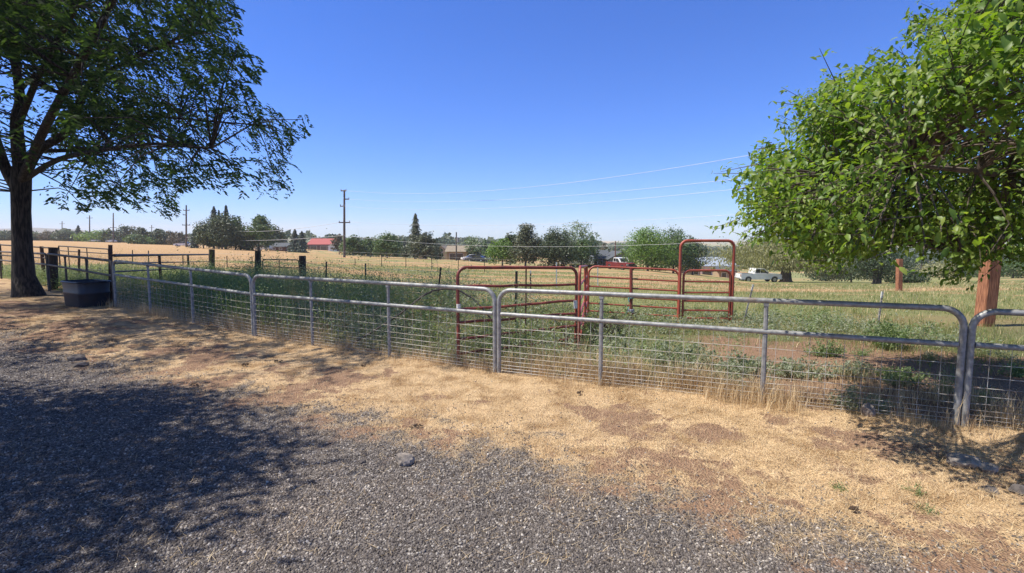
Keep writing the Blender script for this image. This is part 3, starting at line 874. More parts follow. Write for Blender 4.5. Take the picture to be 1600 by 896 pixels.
#@@HOUSES
# ------------------------------------------------------------------ buildings
def house(px0, px1, d, depth, wall_h, roof_h, wall, roof, label, cat='house', rz=0, gable_front=False, over=.4, feats=(), name='house', base_drop=.3, zoff=0):
    """gabled building whose near face spans px0..px1 at distance d"""
    a = gp((px0 + px1) / 2, d); wdt = (px1 - px0) / F * d
    root = thing(name, a, label, cat)
    Mr = Matrix.Rotation(rz, 3, 'Z')
    def T(x, y, z): return a + Mr @ Vector((x, y, z + zoff))
    hw = wdt / 2
    m = MB()
    if gable_front:
        m.prism([(-hw, -base_drop), (hw, -base_drop), (hw, wall_h), (0, wall_h + roof_h), (-hw, wall_h)], 0, depth, T)
    else:
        vs = []
        poly = [(0, -base_drop), (depth, -base_drop), (depth, wall_h), (depth / 2, wall_h + roof_h), (0, wall_h)]
        m.prism(poly, -hw, hw, lambda p, q, z: T(q, p, z))
    m.build('wall', M[wall], root)
    m = MB(); th = .12; e = .02
    if gable_front:
        sl = roof_h / hw
        for s in (-1, 1):
            pl = [(0, wall_h + roof_h + e), (s * (hw + over), wall_h - over * sl + e), (s * (hw + over), wall_h - over * sl + th + e), (0, wall_h + roof_h + th * 1.1 + e)]
            m.prism(pl, -over, depth + over, T)
    else:
        sl = roof_h / (depth / 2)
        for s in (-1, 1):
            c = depth / 2
            pl = [(c, wall_h + roof_h + e), (c + s * (c + over), wall_h - over * sl + e), (c + s * (c + over), wall_h - over * sl + th + e), (c, wall_h + roof_h + th * 1.1 + e)]
            m.prism(pl, -hw - over, hw + over, lambda p, q, z: T(q, p, z))
    m.build('roof', M[roof], root)
    for kind, x0, x1, z0, z1 in feats:
        x0, x1 = -hw + x0 * wdt, -hw + x1 * wdt
        if kind == 'chimney':
            m = MB(); m.box(T((x0 + x1) / 2, depth / 2, (z0 + z1) / 2), (abs(x1 - x0), .7, z1 - z0), rz); m.build('chimney', M['wallbrown'], root); continue
        mt = {'window': 'glass', 'garage_door': 'doorbrown', 'white_door': 'white', 'door': 'doorbrown', 'opening': 'glass'}[kind]
        nm = {'white_door': 'garage_door'}.get(kind, kind)
        m = MB(); m.box(T((x0 + x1) / 2, -.02, (z0 + z1) / 2), (x1 - x0, .05, z1 - z0), rz); ob = m.build(nm, M[mt], root)
        m = MB(); fr = .09
        for cx, cz, sx, sz in (((x0 + x1) / 2, z1 + fr / 2, x1 - x0 + 2 * fr, fr), ((x0 + x1) / 2, z0 - fr / 2, x1 - x0 + 2 * fr, fr), (x0 - fr / 2, (z0 + z1) / 2, fr, z1 - z0), (x1 + fr / 2, (z0 + z1) / 2, fr, z1 - z0)):
            m.box(T(cx, -.03, cz), (sx, .08, sz), rz)
        m.build('frame', M['trim'], ob)
        if kind in ('garage_door', 'white_door'):
            m = MB()
            for k in range(1, 4):
                z = z0 + (z1 - z0) * k / 4; m.box(T((x0 + x1) / 2, -.05, z), (x1 - x0, .02, .03), rz)
            m.build('panel_seam', M['wallgrey'], ob)
    return root
house(906, 957, 92, 9, 1.55, 1.35, 'wallbrown', 'roofgrey', 'brown house with grey shingle roof behind the white and red pickup', rz=rad(6), feats=[('window', .55, .7, .5, 1.2), ('door', .78, .88, -.2, 1.3), ('chimney', .3, .38, 1.5, 3.3)])
house(953, 989, 88, 8, 1.75, 1.1, 'wallgrey', 'roofgrey', 'grey garage with white door next to the reddish pole', cat='garage', name='garage', gable_front=True, feats=[('white_door', .05, .42, -.2, 1.25)])
house(698, 738, 122, 9, 2.0, 1.25, 'walltan', 'rooftan', 'tan house with brown garage door behind the short slim pole', feats=[('garage_door', .12, .64, -.2, 1.5), ('window', .78, .9, .6, 1.4)])
house(680, 699, 126, 8, 1.9, 1.3, 'wallpink', 'rooftan', 'pale gabled wing left of the tan house', cat='house', gable_front=True, feats=[('window', .35, .65, .6, 1.4)])
house(481, 521, 240, 12, 2.7, 2.6, 'wallbrown', 'roofred', 'long low barn with a bright red metal roof', cat='barn', name='barn', feats=[('opening', .1, .35, -.2, 1.9), ('opening', .5, .75, -.2, 1.9), ('window', .82, .92, 1, 1.8)])
house(513, 525, 228, 5, 2.2, .8, 'white', 'roofpale', 'white shed at the right end of the red-roofed barn', cat='shed', name='shed', gable_front=True, feats=[('window', .3, .7, .8, 1.6)])
house(421, 447, 150, 7, 1.25, 1.0, 'wallbrown', 'roofgrey', 'low dark shed with grey roof left of the twin conifers', cat='shed', name='shed', feats=[('window', .2, .35, .4, .9), ('window', .6, .75, .4, .9)])
house(654, 668, 118, 4, 1.15, .55, 'wallpink', 'rooftan', 'small pale shed left of the tall conifer', cat='shed', name='shed', rz=rad(10), feats=[('door', .5, .75, -.2, .8)])
house(1060, 1094, 92, 6, 1.5, .75, 'walltan', 'roofgrey', 'tan shed with dark roof behind the left post of the red frame', cat='shed', name='shed', feats=[('opening', .7, .9, -.2, 1.1)])
house(1094, 1152, 118, 16, 2.3, 1.7, 'wallpink', 'roofpale', 'wide barn with pale metal roof seen through the red frame', cat='barn', name='barn', feats=[('opening', .05, .3, -.2, 1.4), ('garage_door', .35, .5, -.2, 1.4)])
house(1124, 1151, 96, 5, 1.25, .7, 'walltan', 'roofgrey', 'tan shed with dark roof seen through the right half of the red frame', cat='shed', name='shed', rz=rad(-8), feats=[('opening', .15, .4, -.2, .9)])

# ------------------------------------------------------------------ vehicles
def vehicle(kind, px, d, heading, body, label, cat, lower=None):
    b = gp(px, d); Mr = Matrix.Rotation(heading, 3, 'Z')
    root = thing('pickup_truck' if kind == 'pickup' else ('trailer' if kind == 'trailer' else 'parked_car'), b, label, cat)
    def T(x, y, z): return b + Mr @ Vector((x, y, z))
    def sec(poly, hw, m_, k=.08):
        m_.loft([[T(x, s * w_, z) for x, z in [(px_ * q + (1 - q) * 0, pz) for px_, pz in poly]] for s, w_, q in ((-1, hw, .985), (-1, hw - k, 1), (1, hw - k, 1), (1, hw, .985))])
    if kind == 'trailer':
        m = MB(); m.box(T(0, 0, 1.25), (5.6, 2.1, 1.5), heading, bev=.12); m.build('body', M[body], root, True)
        m = MB(); m.box(T(-.5, -1.06, 1.45), (1.2, .03, .5), heading); m.build('window', M['glass'], root)
        m = MB(); m.tube([T(2.8, 0, .5), T(3.7, 0, .5)], .05, 8); m.build('tow_bar', M['rust'], root)
        wheels = [(-.4, .33), (.4, .33)]; hw = .95
    elif kind == 'pickup':
        hw = .95
        low = [(-2.75, .42), (2.7, .42), (2.75, .62), (2.72, 1.0), (2.55, 1.10), (1.15, 1.18), (-2.72, 1.18), (-2.76, .62)]
        m = MB(); sec(low, hw, m); m.build('body', M[lower or body], root, True)
        m = MB(); sec([(1.15, 1.18), (.45, 1.82), (-.75, 1.86), (-.95, 1.18)], hw - .12, m, .12); m.build('cab', M[body], root, True)
        m = MB(); m.box(T(-1.85, 0, 1.13), (1.6, 1.5, .12), heading); m.build('bed', M['rubber'], root)
        for s in (-1, 1):
            m = MB(); m.prism([(.85, 1.25), (.38, 1.72), (-.1, 1.74), (-.1, 1.25)], s * (hw - .125), s * (hw - .10), T); m.build('side_window', M['glass'], root)
            m = MB(); m.prism([(-.18, 1.25), (-.18, 1.74), (-.68, 1.74), (-.78, 1.25)], s * (hw - .125), s * (hw - .10), T); m.build('side_window', M['glass'], root)
            m = MB(); m.box(T(2.74, s * .72, .88), (.06, .32, .2), heading); m.build('headlight', M['trim'], root)
            m = MB(); m.box(T(-2.75, s * .85, .95), (.05, .15, .35), heading); m.build('tail_light', M['carred'], root)
            m = MB(); m.box(T(.75, s * (hw + .08), 1.28), (.1, .18, .2), heading, bev=.03); m.build('mirror', M['rubber'], root)
        m = MB(); m.add([T(1.10, -.72, 1.25), T(1.10, .72, 1.25), T(.52, .64, 1.78), T(.52, -.64, 1.78)], [(0, 1, 2, 3)])
        m.add([T(1.085, -.72, 1.25), T(1.085, .72, 1.25), T(.505, .64, 1.78), T(.505, -.64, 1.78)], [(0, 3, 2, 1)]); m.build('windscreen', M['glass'], root)
        m = MB(); m.box(T(2.77, 0, .88), (.05, 1.0, .26), heading); m.build('grille', M['rubber'], root)
        m = MB(); m.box(T(2.80, 0, .52), (.14, 1.8, .18), heading, bev=.03); m.box(T(-2.80, 0, .55), (.14, 1.7, .16), heading, bev=.03); m.build('bumper', M['hub'], root, True)
        wheels = [(-1.75, .38), (1.75, .38)]
    else:
        hw = .87
        m = MB(); sec([(-2.2, .35), (2.2, .35), (2.25, .6), (2.1, .82), (1.1, .95), (-1.6, .98), (-2.2, .9), (-2.25, .6)], hw, m); m.build('body', M[body], root, True)
        m = MB(); sec([(1.05, .94), (.35, 1.38), (-.9, 1.42), (-1.65, .96)], hw - .12, m, .15); m.build('cabin', M['glass'], root, True)
        m = MB(); sec([(.30, 1.39), (-.85, 1.43), (-.85, 1.47), (.25, 1.44)], hw - .14, m, .15); m.build('roof', M[body], root, True)
        for s in (-1, 1):
            m = MB(); m.box(T(2.2, s * .6, .68), (.08, .35, .14), heading); m.build('headlight', M['trim'], root)
            m = MB(); m.box(T(-2.22, s * .6, .75), (.06, .3, .14), heading); m.build('tail_light', M['carred'], root)
        wheels = [(-1.35, .31), (1.35, .31)]
    for wx, wr in wheels:
        for s in (-1, 1):
            m = MB(); m.tube([T(wx, s * (hw - .2), wr), T(wx, s * (hw + .01), wr)], wr, 20); ob = m.build('wheel', M['rubber'], root, True)
            m = MB(); m.tube([T(wx, s * (hw - .02), wr), T(wx, s * (hw + .025), wr)], wr * .58, 16); m.build('rim', M['hub'], ob, True)
            if kind != 'trailer':
                m = MB(); pts = [T(wx + (wr + .05) * math.cos(q), s * (hw + .004), wr + (wr + .05) * math.sin(q)) for q in np.linspace(rad(8), rad(172), 9)]
                m.tube(pts, .03, 6); m.build('wheel_arch', M['rubber'], root, True)
    return root
vehicle('pickup', 1184, 68, rad(2), 'carwhite', 'long white pickup truck parked beside the spreading willow', 'pickup truck')
vehicle('pickup', 970, 78, rad(-68), 'carwhite', 'pickup with white cab and dark red lower body by the grey garage', 'pickup truck', lower='carred')
vehicle('car', 412, 135, rad(172), 'carsilver', 'silver car parked in front of the low dark shed', 'car')
C_ = 'cars parked beside the tan house'
vehicle('car', 736, 116, rad(200), 'carwhite', 'white car nearest the tan house', 'car')['group'] = C_
vehicle('car', 745, 112, rad(160), 'cardark', 'dark car between the two pale ones by the tan house', 'car')['group'] = C_
vehicle('car', 752.5, 117, rad(185), 'carsilver', 'pale silver car farthest right of the tan house', 'car')['group'] = C_
vehicle('car', 148, 235, rad(180), 'carwhite', 'far white car in front of the green bank at left', 'car')
vehicle('car', 174, 232, rad(170), 'carsilver', 'far silver car at the foot of the left utility pole', 'car')
vehicle('car', 286, 150, rad(190), 'carwhite', 'white car half hidden beside the tall left pole', 'car')
vehicle('trailer', 901, 88, rad(4), 'white', 'low white camper trailer under the middle trees', 'trailer')
def chk(px, d, want):
    p = gp(px, d); print('base', px, d, 'at', round(proj(*p)[1]), 'want', want)
for q in ((538, 91, 402), (291, 143, 388), (334, 124, 388), (605, 112, 406), (700, 122, 407), (785, 82, 416), (930, 92, 418), (970, 78, 423), (1012, 76, 423), (1184, 68, 441), (1228, 70, 447), (1370, 56, 449), (100, 238, 376), (1404, 15.5, 455), (1480, 130, 434), (500, 240, 392)): chk(*q)
#@@TREES
# ------------------------------------------------------------------ background trees
def bg_tree(kind, fol, px, ytop, ybase, wpx, d, label, seed, group='trees beyond the paddock', nf=2600, crown_from=.15, fs=None, trunk_w=None, lean=0, name=None, lobes=None, bark='bark2', zbase=None):
    global R
    R = np.random.default_rng(seed)
    rg = random.Random(seed)
    b = gp(px, d); t = at(px + lean, ytop, d)
    kw = 1.32 if group == 'trees around the middle houses' else 1.15
    nf = int(nf * 1.5); crown_from = crown_from * (.6 if kw > 1.2 and wpx > 24 else 1)
    hgt = t.z - b.z; w = wpx * kw / F * d
    root = thing(name or {'conifer': 'conifer_tree', 'pine': 'pine_tree', 'bush': 'bush', 'willow': 'willow_tree'}.get(kind, 'broadleaf_tree'), b, label, 'bush' if kind == 'bush' else 'tree', group)
    fs = fs or max(.12, 2.7 / F * d)
    tw = trunk_w or max(.12, hgt * .022)
    parts = []; m = MB()
    top_k = {'conifer': .97, 'pine': .93}.get(kind, .62)
    sway = [Vector((rg.uniform(-1, 1), rg.uniform(-1, 1), 0)) * hgt * .015 for _ in range(6)]
    tp = lambda k: b + Vector(((t.x - b.x) * k, 0, hgt * k)) + sway[min(5, int(k * 5))] * (k > .05)
    m.tube([b + Vector((0, 0, -.1)), tp(.04), tp(.2), tp(.4), tp(.6 * top_k), tp(top_k)], [tw * 1.5, tw * 1.05, tw * .9, tw * .7, tw * .5, tw * .15], 8)
    if kind == 'conifer':
        n = nf
        k = R.random(n) ** 1.35
        levels = 12 + int(hgt)
        k = (np.floor(k * levels) + R.random(n) ** 1.6 * .95) / levels
        zz = crown_from + (1 - crown_from) * k
        asym = 1 + .28 * np.sin(np.floor(k * levels) * 2.4 + rg.random() * 9)
        rmax = w * .68 * (1 - k) ** .82 * asym * (.55 + .45 * (1 - (k * levels) % 1)) + w * .03
        q = R.random(n) * 2 * math.pi
        gapf = .72 + .28 * np.sin(q * 3 + np.floor(k * levels) * 1.9)
        rr_ = rmax * R.random(n) ** .45 * gapf
        P_ = np.stack([b.x + (t.x - b.x) * zz + np.cos(q) * rr_, b.y + np.sin(q) * rr_, b.z + hgt * zz - rr_ * .25], 1)
        Nn = np.stack([np.cos(q), np.sin(q), np.full(n, .55)], 1)
        parts.append(clump_faces(P_, Nn, fs * 1.05, .6, .5))
        for lv in range(0, levels, 2):
            z = crown_from + (1 - crown_from) * lv / levels; q = lv * 2.4
            p0 = tp(min(z, .96)); L = w * .42 * (1 - lv / levels) ** .8
            m.tube([p0, p0 + Vector((math.cos(q) * L, math.sin(q) * L, -L * .22))], [tw * .22, tw * .06], 5)
    else:
        nl = lobes or (9 if kind != 'bush' else 7)
        cz0 = crown_from if kind != 'bush' else 0
        cen = []
        ch = hgt * (1 - cz0)
        for i in range(nl):
            f = (i + .5) / nl
            zz = cz0 + (1 - cz0) * (.14 + .72 * f)
            prof = math.sin(math.pi * min(1, (.20 + .80 * f) ** .9)) ** .6 if kind != 'pine' else (1 - f) ** .55
            q = i * 2.4 + rg.random(); rr_ = w * .5 * prof * rg.uniform(.35, .78)
            c = Vector((b.x + (t.x - b.x) * zz + math.cos(q) * rr_, b.y + math.sin(q) * rr_, b.z + hgt * zz))
            lr = w * rg.uniform(.21, .31) * (.75 + .4 * prof)
            cen.append((c, lr, min(lr * rg.uniform(.7, .95), ch * .30)))
        cen.append((b + Vector(((t.x - b.x), 0, hgt * .88)), w * .16, hgt * .12))
        cen.append((b + Vector(((t.x - b.x) * .6, 0, hgt * (cz0 + (1 - cz0) * .5))), w * .33, ch * .36))
        wt = np.array([c[1] ** 2 for c in cen]); cnt = (wt / wt.sum() * nf).astype(int)
        for (c, lr, lz), n in zip(cen, cnt):
            if n < 4: continue
            # each lobe is itself built of small sprigs so that its edge is ragged
            ns = max(6, n // 14)
            D0 = rand_dirs(ns); rad_ = R.random(ns) ** .30
            S = D0 * rad_[:, None] * np.array([lr, lr, lz]) * R.uniform(.8, 1.22, (ns, 1))
            idx = R.integers(0, ns, n)
            sp = lr * .20
            Q = S[idx] + R.normal(size=(n, 3)) * sp * np.array([1, 1, .7])
            if kind == 'willow':
                Q[:, 2] -= np.abs(R.normal(size=n)) * hgt * .05
            Pn = Q + np.array(c)
            Pn[:, 2] = np.maximum(Pn[:, 2], b.z + (.05 if kind in ('bush',) else hgt * crown_from * .75))
            Nn = norm(Q / np.array([lr, lr, lz])) * .8 + np.array([0, 0, .35])
            if kind == 'willow':
                a = norm(np.stack([R.normal(size=n) * .6, R.normal(size=n) * .6, -np.ones(n)], 1))
                bb = norm(np.cross(a, rand_dirs(n))); s_ = (fs * R.uniform(.7, 1.6, n))[:, None]
                parts.append(quads(Pn, a * s_ * .75, bb * s_ * .2))
            else:
                parts.append(clump_faces(Pn, Nn, fs, .75, .62))
        for c, lr, lz in cen[:7]:
            p0 = tp(min(top_k, max(.12, ((c.z - b.z) / hgt) * .55)))
            m.tube([p0, lerp(p0, c, .5) + Vector((0, 0, -.05 * hgt * .3)), c], [tw * .5, tw * .32, tw * .1], 6)
    m.build('trunk', M[bark], root, True)
    V, Fq = cat(parts)
    np_mesh('crown', V, Fq, FOL[fol], root)
    return root
TL = 'trees and bushes of the left tree line'
# left tree line
row = [(-8, 366, 377, 40, 'dark', 'dense dark bush at the far left edge, left of the trunk'), (18, 362, 377, 34, 'dark', 'dark tree between left edge and big trunk'),
       (76, 362, 376, 30, 'brownish', 'dull brown-green bush just right of the trunk'), (100, 363, 376, 28, 'dark', 'dark bush below the thin far pole'),
       (122, 353, 375, 12, 'conifer', 'small pointed conifer above the left tree line'), (115, 366, 376, 26, 'mid', 'mid green bush at the foot of the pointed conifer'),
       (152, 362, 377, 46, 'bright', 'light green wide bush between the pair of poles'), (136, 364, 376, 24, 'mid', 'green bush left of the light green one'),
       (194, 352, 380, 26, 'dark', 'dark rounded tree with a tip, right of the pole pair'), (170, 361, 378, 26, 'dark', 'dark tree behind the right pole of the pair'),
       (170, 357, 376, 14, 'conifer', 'dark narrow conifer touching the right pole of the pair'),
       (222, 356, 381, 22, 'dark', 'dark domed tree in the gap of the left tree line'), (214, 368, 381, 30, 'mid', 'low green bush under the domed tree'),
       (247, 358, 383, 24, 'dark', 'dark tree right of the domed one'), (262, 361, 384, 30, 'brownish', 'brownish tree left of the tall left pole'),
       (280, 364, 386, 24, 'brownish', 'brownish bush behind the tall left pole'), (238, 372, 383, 26, 'bright', 'low light green bush at the field edge'),
       (50, 365, 377, 30, 'mid', 'green bush hidden behind the big trunk')]
for i, (px, yt, yb, w, f, lb) in enumerate(row):
    d = 238 if px < 210 else 185
    bg_tree('conifer' if f == 'conifer' else 'bush', f, px, yt, yb, w, d + (i % 3) * 6, lb, 100 + i, TL, nf=1500, fs=.75 if d > 200 else .6)
# dark conifer group
GC = 'trees around the low dark shed'
bg_tree('conifer', 'conifer', 334, 323, 388, 26, 124, 'tall dark conifer, left tip of the dense group', 201, GC, 3000, .1)
bg_tree('conifer', 'conifer', 342, 329, 388, 12, 128, 'slim dark conifer between two tall tips', 202, GC, 1600, .1)
bg_tree('conifer', 'conifer', 353, 321, 388, 20, 126, 'tall dark conifer, right tip of the dense group', 203, GC, 2600, .1)
bg_tree('broad', 'dark', 347, 336, 390, 52, 118, 'broad dark tree in front of the tall conifers', 204, GC, 4600, .04)
bg_tree('broad', 'mid', 368, 337, 390, 26, 122, 'greener tree at the right side of the dense group', 205, GC, 2600, .06)
bg_tree('conifer', 'conifer', 303, 360, 388, 14, 120, 'short dark conifer at the left foot of the dense group', 206, GC, 1500, .02)
bg_tree('bush', 'dark', 318, 347, 389, 28, 119, 'dark bushy tree at the left foot of the tall conifers', 207, GC, 2400)
bg_tree('broad', 'mid', 405, 334, 390, 34, 122, 'tall round-topped green tree left of the low shed', 208, GC, 3600, .08)
bg_tree('bush', 'dark', 388, 366, 390, 30, 121, 'dark bush between the dense group and the round-topped tree', 209, GC, 1800)
bg_tree('broad', 'dark', 430, 355, 390, 34, 158, 'dark tree rising behind the low shed', 210, GC, 2400, .05)
bg_tree('conifer', 'conifer', 460.5, 359, 392, 21, 140, 'left one of the twin blue-green conifers', 211, GC, 2600, .02)
bg_tree('conifer', 'conifer', 471.5, 362, 392, 17, 138, 'right one of the twin blue-green conifers', 212, GC, 2200, .02)
# middle row
GM = 'trees around the middle houses'
bg_tree('broad', 'brownish', 530, 366, 402, 16, 150, 'thin brownish tree left of the tall utility pole', 221, GM, 1200, .1)
bg_tree('broad', 'pale', 545, 372, 402, 22, 145, 'pale bush behind the tall utility pole', 225, GM, 1300, .02)
bg_tree('broad', 'mid', 553, 367, 403, 22, 128, 'pointed green tree right of the tall utility pole', 222, GM, 2000, .05)
bg_tree('pine', 'mid', 576, 371, 403, 16, 132, 'slim green pine left of the round green tree', 223, GM, 1500, .05)
bg_tree('bush', 'mid', 566, 382, 404, 26, 130, 'low green bush at the foot of the slim pine', 226, GM, 1400)
bg_tree('broad', 'mid', 605, 366, 406, 34, 112, 'round green tree with a short trunk, alone at the paddock edge', 224, GM, 3600, .14)
bg_tree('bush', 'dark', 588, 380, 404, 22, 134, 'dark bush between slim pine and round tree', 227, GM, 1200)
bg_tree('conifer', 'conifer', 622, 376, 402, 14, 150, 'small far conifer right of the round green tree', 228, GM, 1200, .05)
bg_tree('conifer', 'conifer', 632, 374, 402, 12, 152, 'small far conifer left of the tall one', 229, GM, 1200, .05)
bg_tree('broad', 'dark', 640, 383, 404, 22, 128, 'dull tree behind the small pale shed', 230, GM, 1300, .05)
bg_tree('conifer', 'pine', 649, 334, 407, 24, 112, 'tallest conifer, left of the tan house', 231, GM, 4200, .12, bark='bark2')
bg_tree('broad', 'pine', 665, 364, 407, 32, 110, 'dull olive tree leaning on the tallest conifer', 232, GM, 3200, .12)
bg_tree('bush', 'dark', 683, 385, 407, 16, 116, 'dark bush before the pale gabled wing', 233, GM, 900)
bg_tree('broad', 'pale', 740, 368, 407, 26, 118, 'thin pale tree with an open flat crown right of the tan house', 234, GM, 650, .45)
bg_tree('bush', 'dark', 739, 387, 408, 18, 119, 'small dark tree below the open pale crown', 235, GM, 1000)
bg_tree('conifer', 'mid', 757.5, 373, 407, 13, 122, 'narrow grey-green conifer beside the parked cars', 236, GM, 1500, .05)
bg_tree('broad', 'bright', 785, 373, 416, 36, 82, 'bright green rounded tree left of the tall olive pine', 241, GM, 3600, .18)
bg_tree('broad', 'dark', 797, 362, 414, 22, 92, 'dark tree behind the bright green one', 242, GM, 1800, .1)
bg_tree('pine', 'pine', 821, 348, 417, 40, 78, 'tall olive-brown pine in the middle group', 243, GM, 4800, .10)
bg_tree('broad', 'dark', 866, 361, 418, 56, 80, 'broad dark rounded tree right of the olive pine', 244, GM, 6500, .10, lobes=12)
bg_tree('broad', 'pale', 902, 347, 416, 46, 90, 'tall pale aspen with an open crown behind the dark tree', 245, GM, 1900, .30)
bg_tree('broad', 'pale', 927, 360, 416, 26, 92, 'smaller pale aspen at the right of the tall one', 246, GM, 1000, .3)
bg_tree('broad', 'mid', 908, 376, 417, 34, 82, 'small green tree in front of the white trailer', 247, GM, 2400, .22)
bg_tree('broad', 'brownish', 943, 380, 416, 16, 110, 'bare brownish tree above the grey shingle roof', 248, GM, 450, .3)
bg_tree('broad', 'bright', 1012, 358, 423, 68, 76, 'large bright green tree left of the red frame', 251, GM, 6500, .13, lobes=13)
bg_tree('broad', 'mid', 1052, 358, 423, 60, 80, 'large deeper green tree partly behind the red frame', 252, GM, 5200, .13, lobes=12)
bg_tree('broad', 'dark', 1082, 366, 422, 30, 84, 'dark green tree seen through the left of the red frame', 253, GM, 2600, .16)
bg_tree('broad', 'mid', 1124, 398, 413, 11, 190, 'tiny round far tree seen through the red frame', 254, GM, 500, .2)
bg_tree('broad', 'dark', 1139, 400, 413, 10, 190, 'tiny dark far tree at the right of the red frame', 255, GM, 500, .2)
# right group under the near tree
GR = 'trees behind the right field'
bg_tree('willow', 'willow', 1228, 374, 447, 150, 70, 'spreading olive willow with a thick trunk behind the white pickup', 261, GR, 15000, .40, trunk_w=.75, lobes=18, fs=.24)
bg_tree('willow', 'pine', 1330, 388, 447, 110, 78, 'darker drooping tree right of the thick-trunked willow', 262, GR, 8000, .2, lobes=12, fs=.26)
bg_tree('broad', 'dark', 1370, 382, 449, 90, 56, 'dark spreading tree with low trunks left of the lone timber post', 263, GR, 6500, .20, lobes=12, trunk_w=.4)
bg_tree('bush', 'dark', 1420, 424, 451, 56, 52, 'dark low bush right of the lone timber post', 264, GR, 2200)
bg_tree('bush', 'willow', 1480, 412, 434, 80, 130, 'grey-green thicket in the field at right', 265, GR, 2600)
bg_tree('bush', 'mid', 1583, 405, 441, 70, 82, 'green bush beside the leaning timber post at right', 266, GR, 2800)
bg_tree('bush', 'dark', 1545, 416, 438, 60, 120, 'dark thicket behind the leaning timber post', 267, GR, 2000)
bg_tree('bush', 'mid', 1660, 400, 440, 90, 90, 'green bush at the right edge', 268, GR, 2000)
bg_tree('bush', 'dark', 1290, 420, 436, 60, 100, 'dark hedge behind the willow trunk', 269, GR, 1500)

# far wood as a mass
def far_wood():
    n = 90000
    R_ = np.random.default_rng(5)
    px = R_.uniform(-300, 2000, n); d = 260 + 640 * R_.random(n) ** 1.3
    X = (px - 800) / F * d; z0 = terr(X, d)
    hh = (3.5 + 8 * vnoise(px * .06, d * .004, 3)) * (1 - .5 * sstep(900, 1050, px)) * (.5 + .5 * sstep(150, 420, px))
    P_ = np.stack([X, d, z0 + hh * R_.random(n) ** .8], 1)
    global R; R = R_
    V, Fq = clump_faces(P_, np.tile([0, -.6, .6], (n, 1)), 3.0, .7, .7)
    o = np_mesh('far_wood', V, Fq, FOL['dark']); tag(o, 'far band of dark woods along the horizon', 'wood', kind='stuff')
far_wood()
#@@NEARTREES
# ------------------------------------------------------------------ big left tree
def branch(m, pts, r0, r1, n=8, sub=4):
    """smooth tapered limb through points"""
    P_ = [Vector(p) for p in pts]; out = []; rs = []
    for i in range(len(P_) - 1):
        a = P_[max(0, i - 1)]; b = P_[i]; c = P_[i + 1]; d = P_[min(len(P_) - 1, i + 2)]
        for k in range(sub):
            t = k / sub
            q = .5 * ((2 * b) + (c - a) * t + (2 * a - 5 * b + 4 * c - d) * t * t + (-a + 3 * b - 3 * c + d) * t ** 3)
            out.append(q)
    out.append(P_[-1])
    L = len(out)
    rs = [r0 + (r1 - r0) * (k / (L - 1)) for k in range(L)]
    m.tube(out, rs, n)
    return out

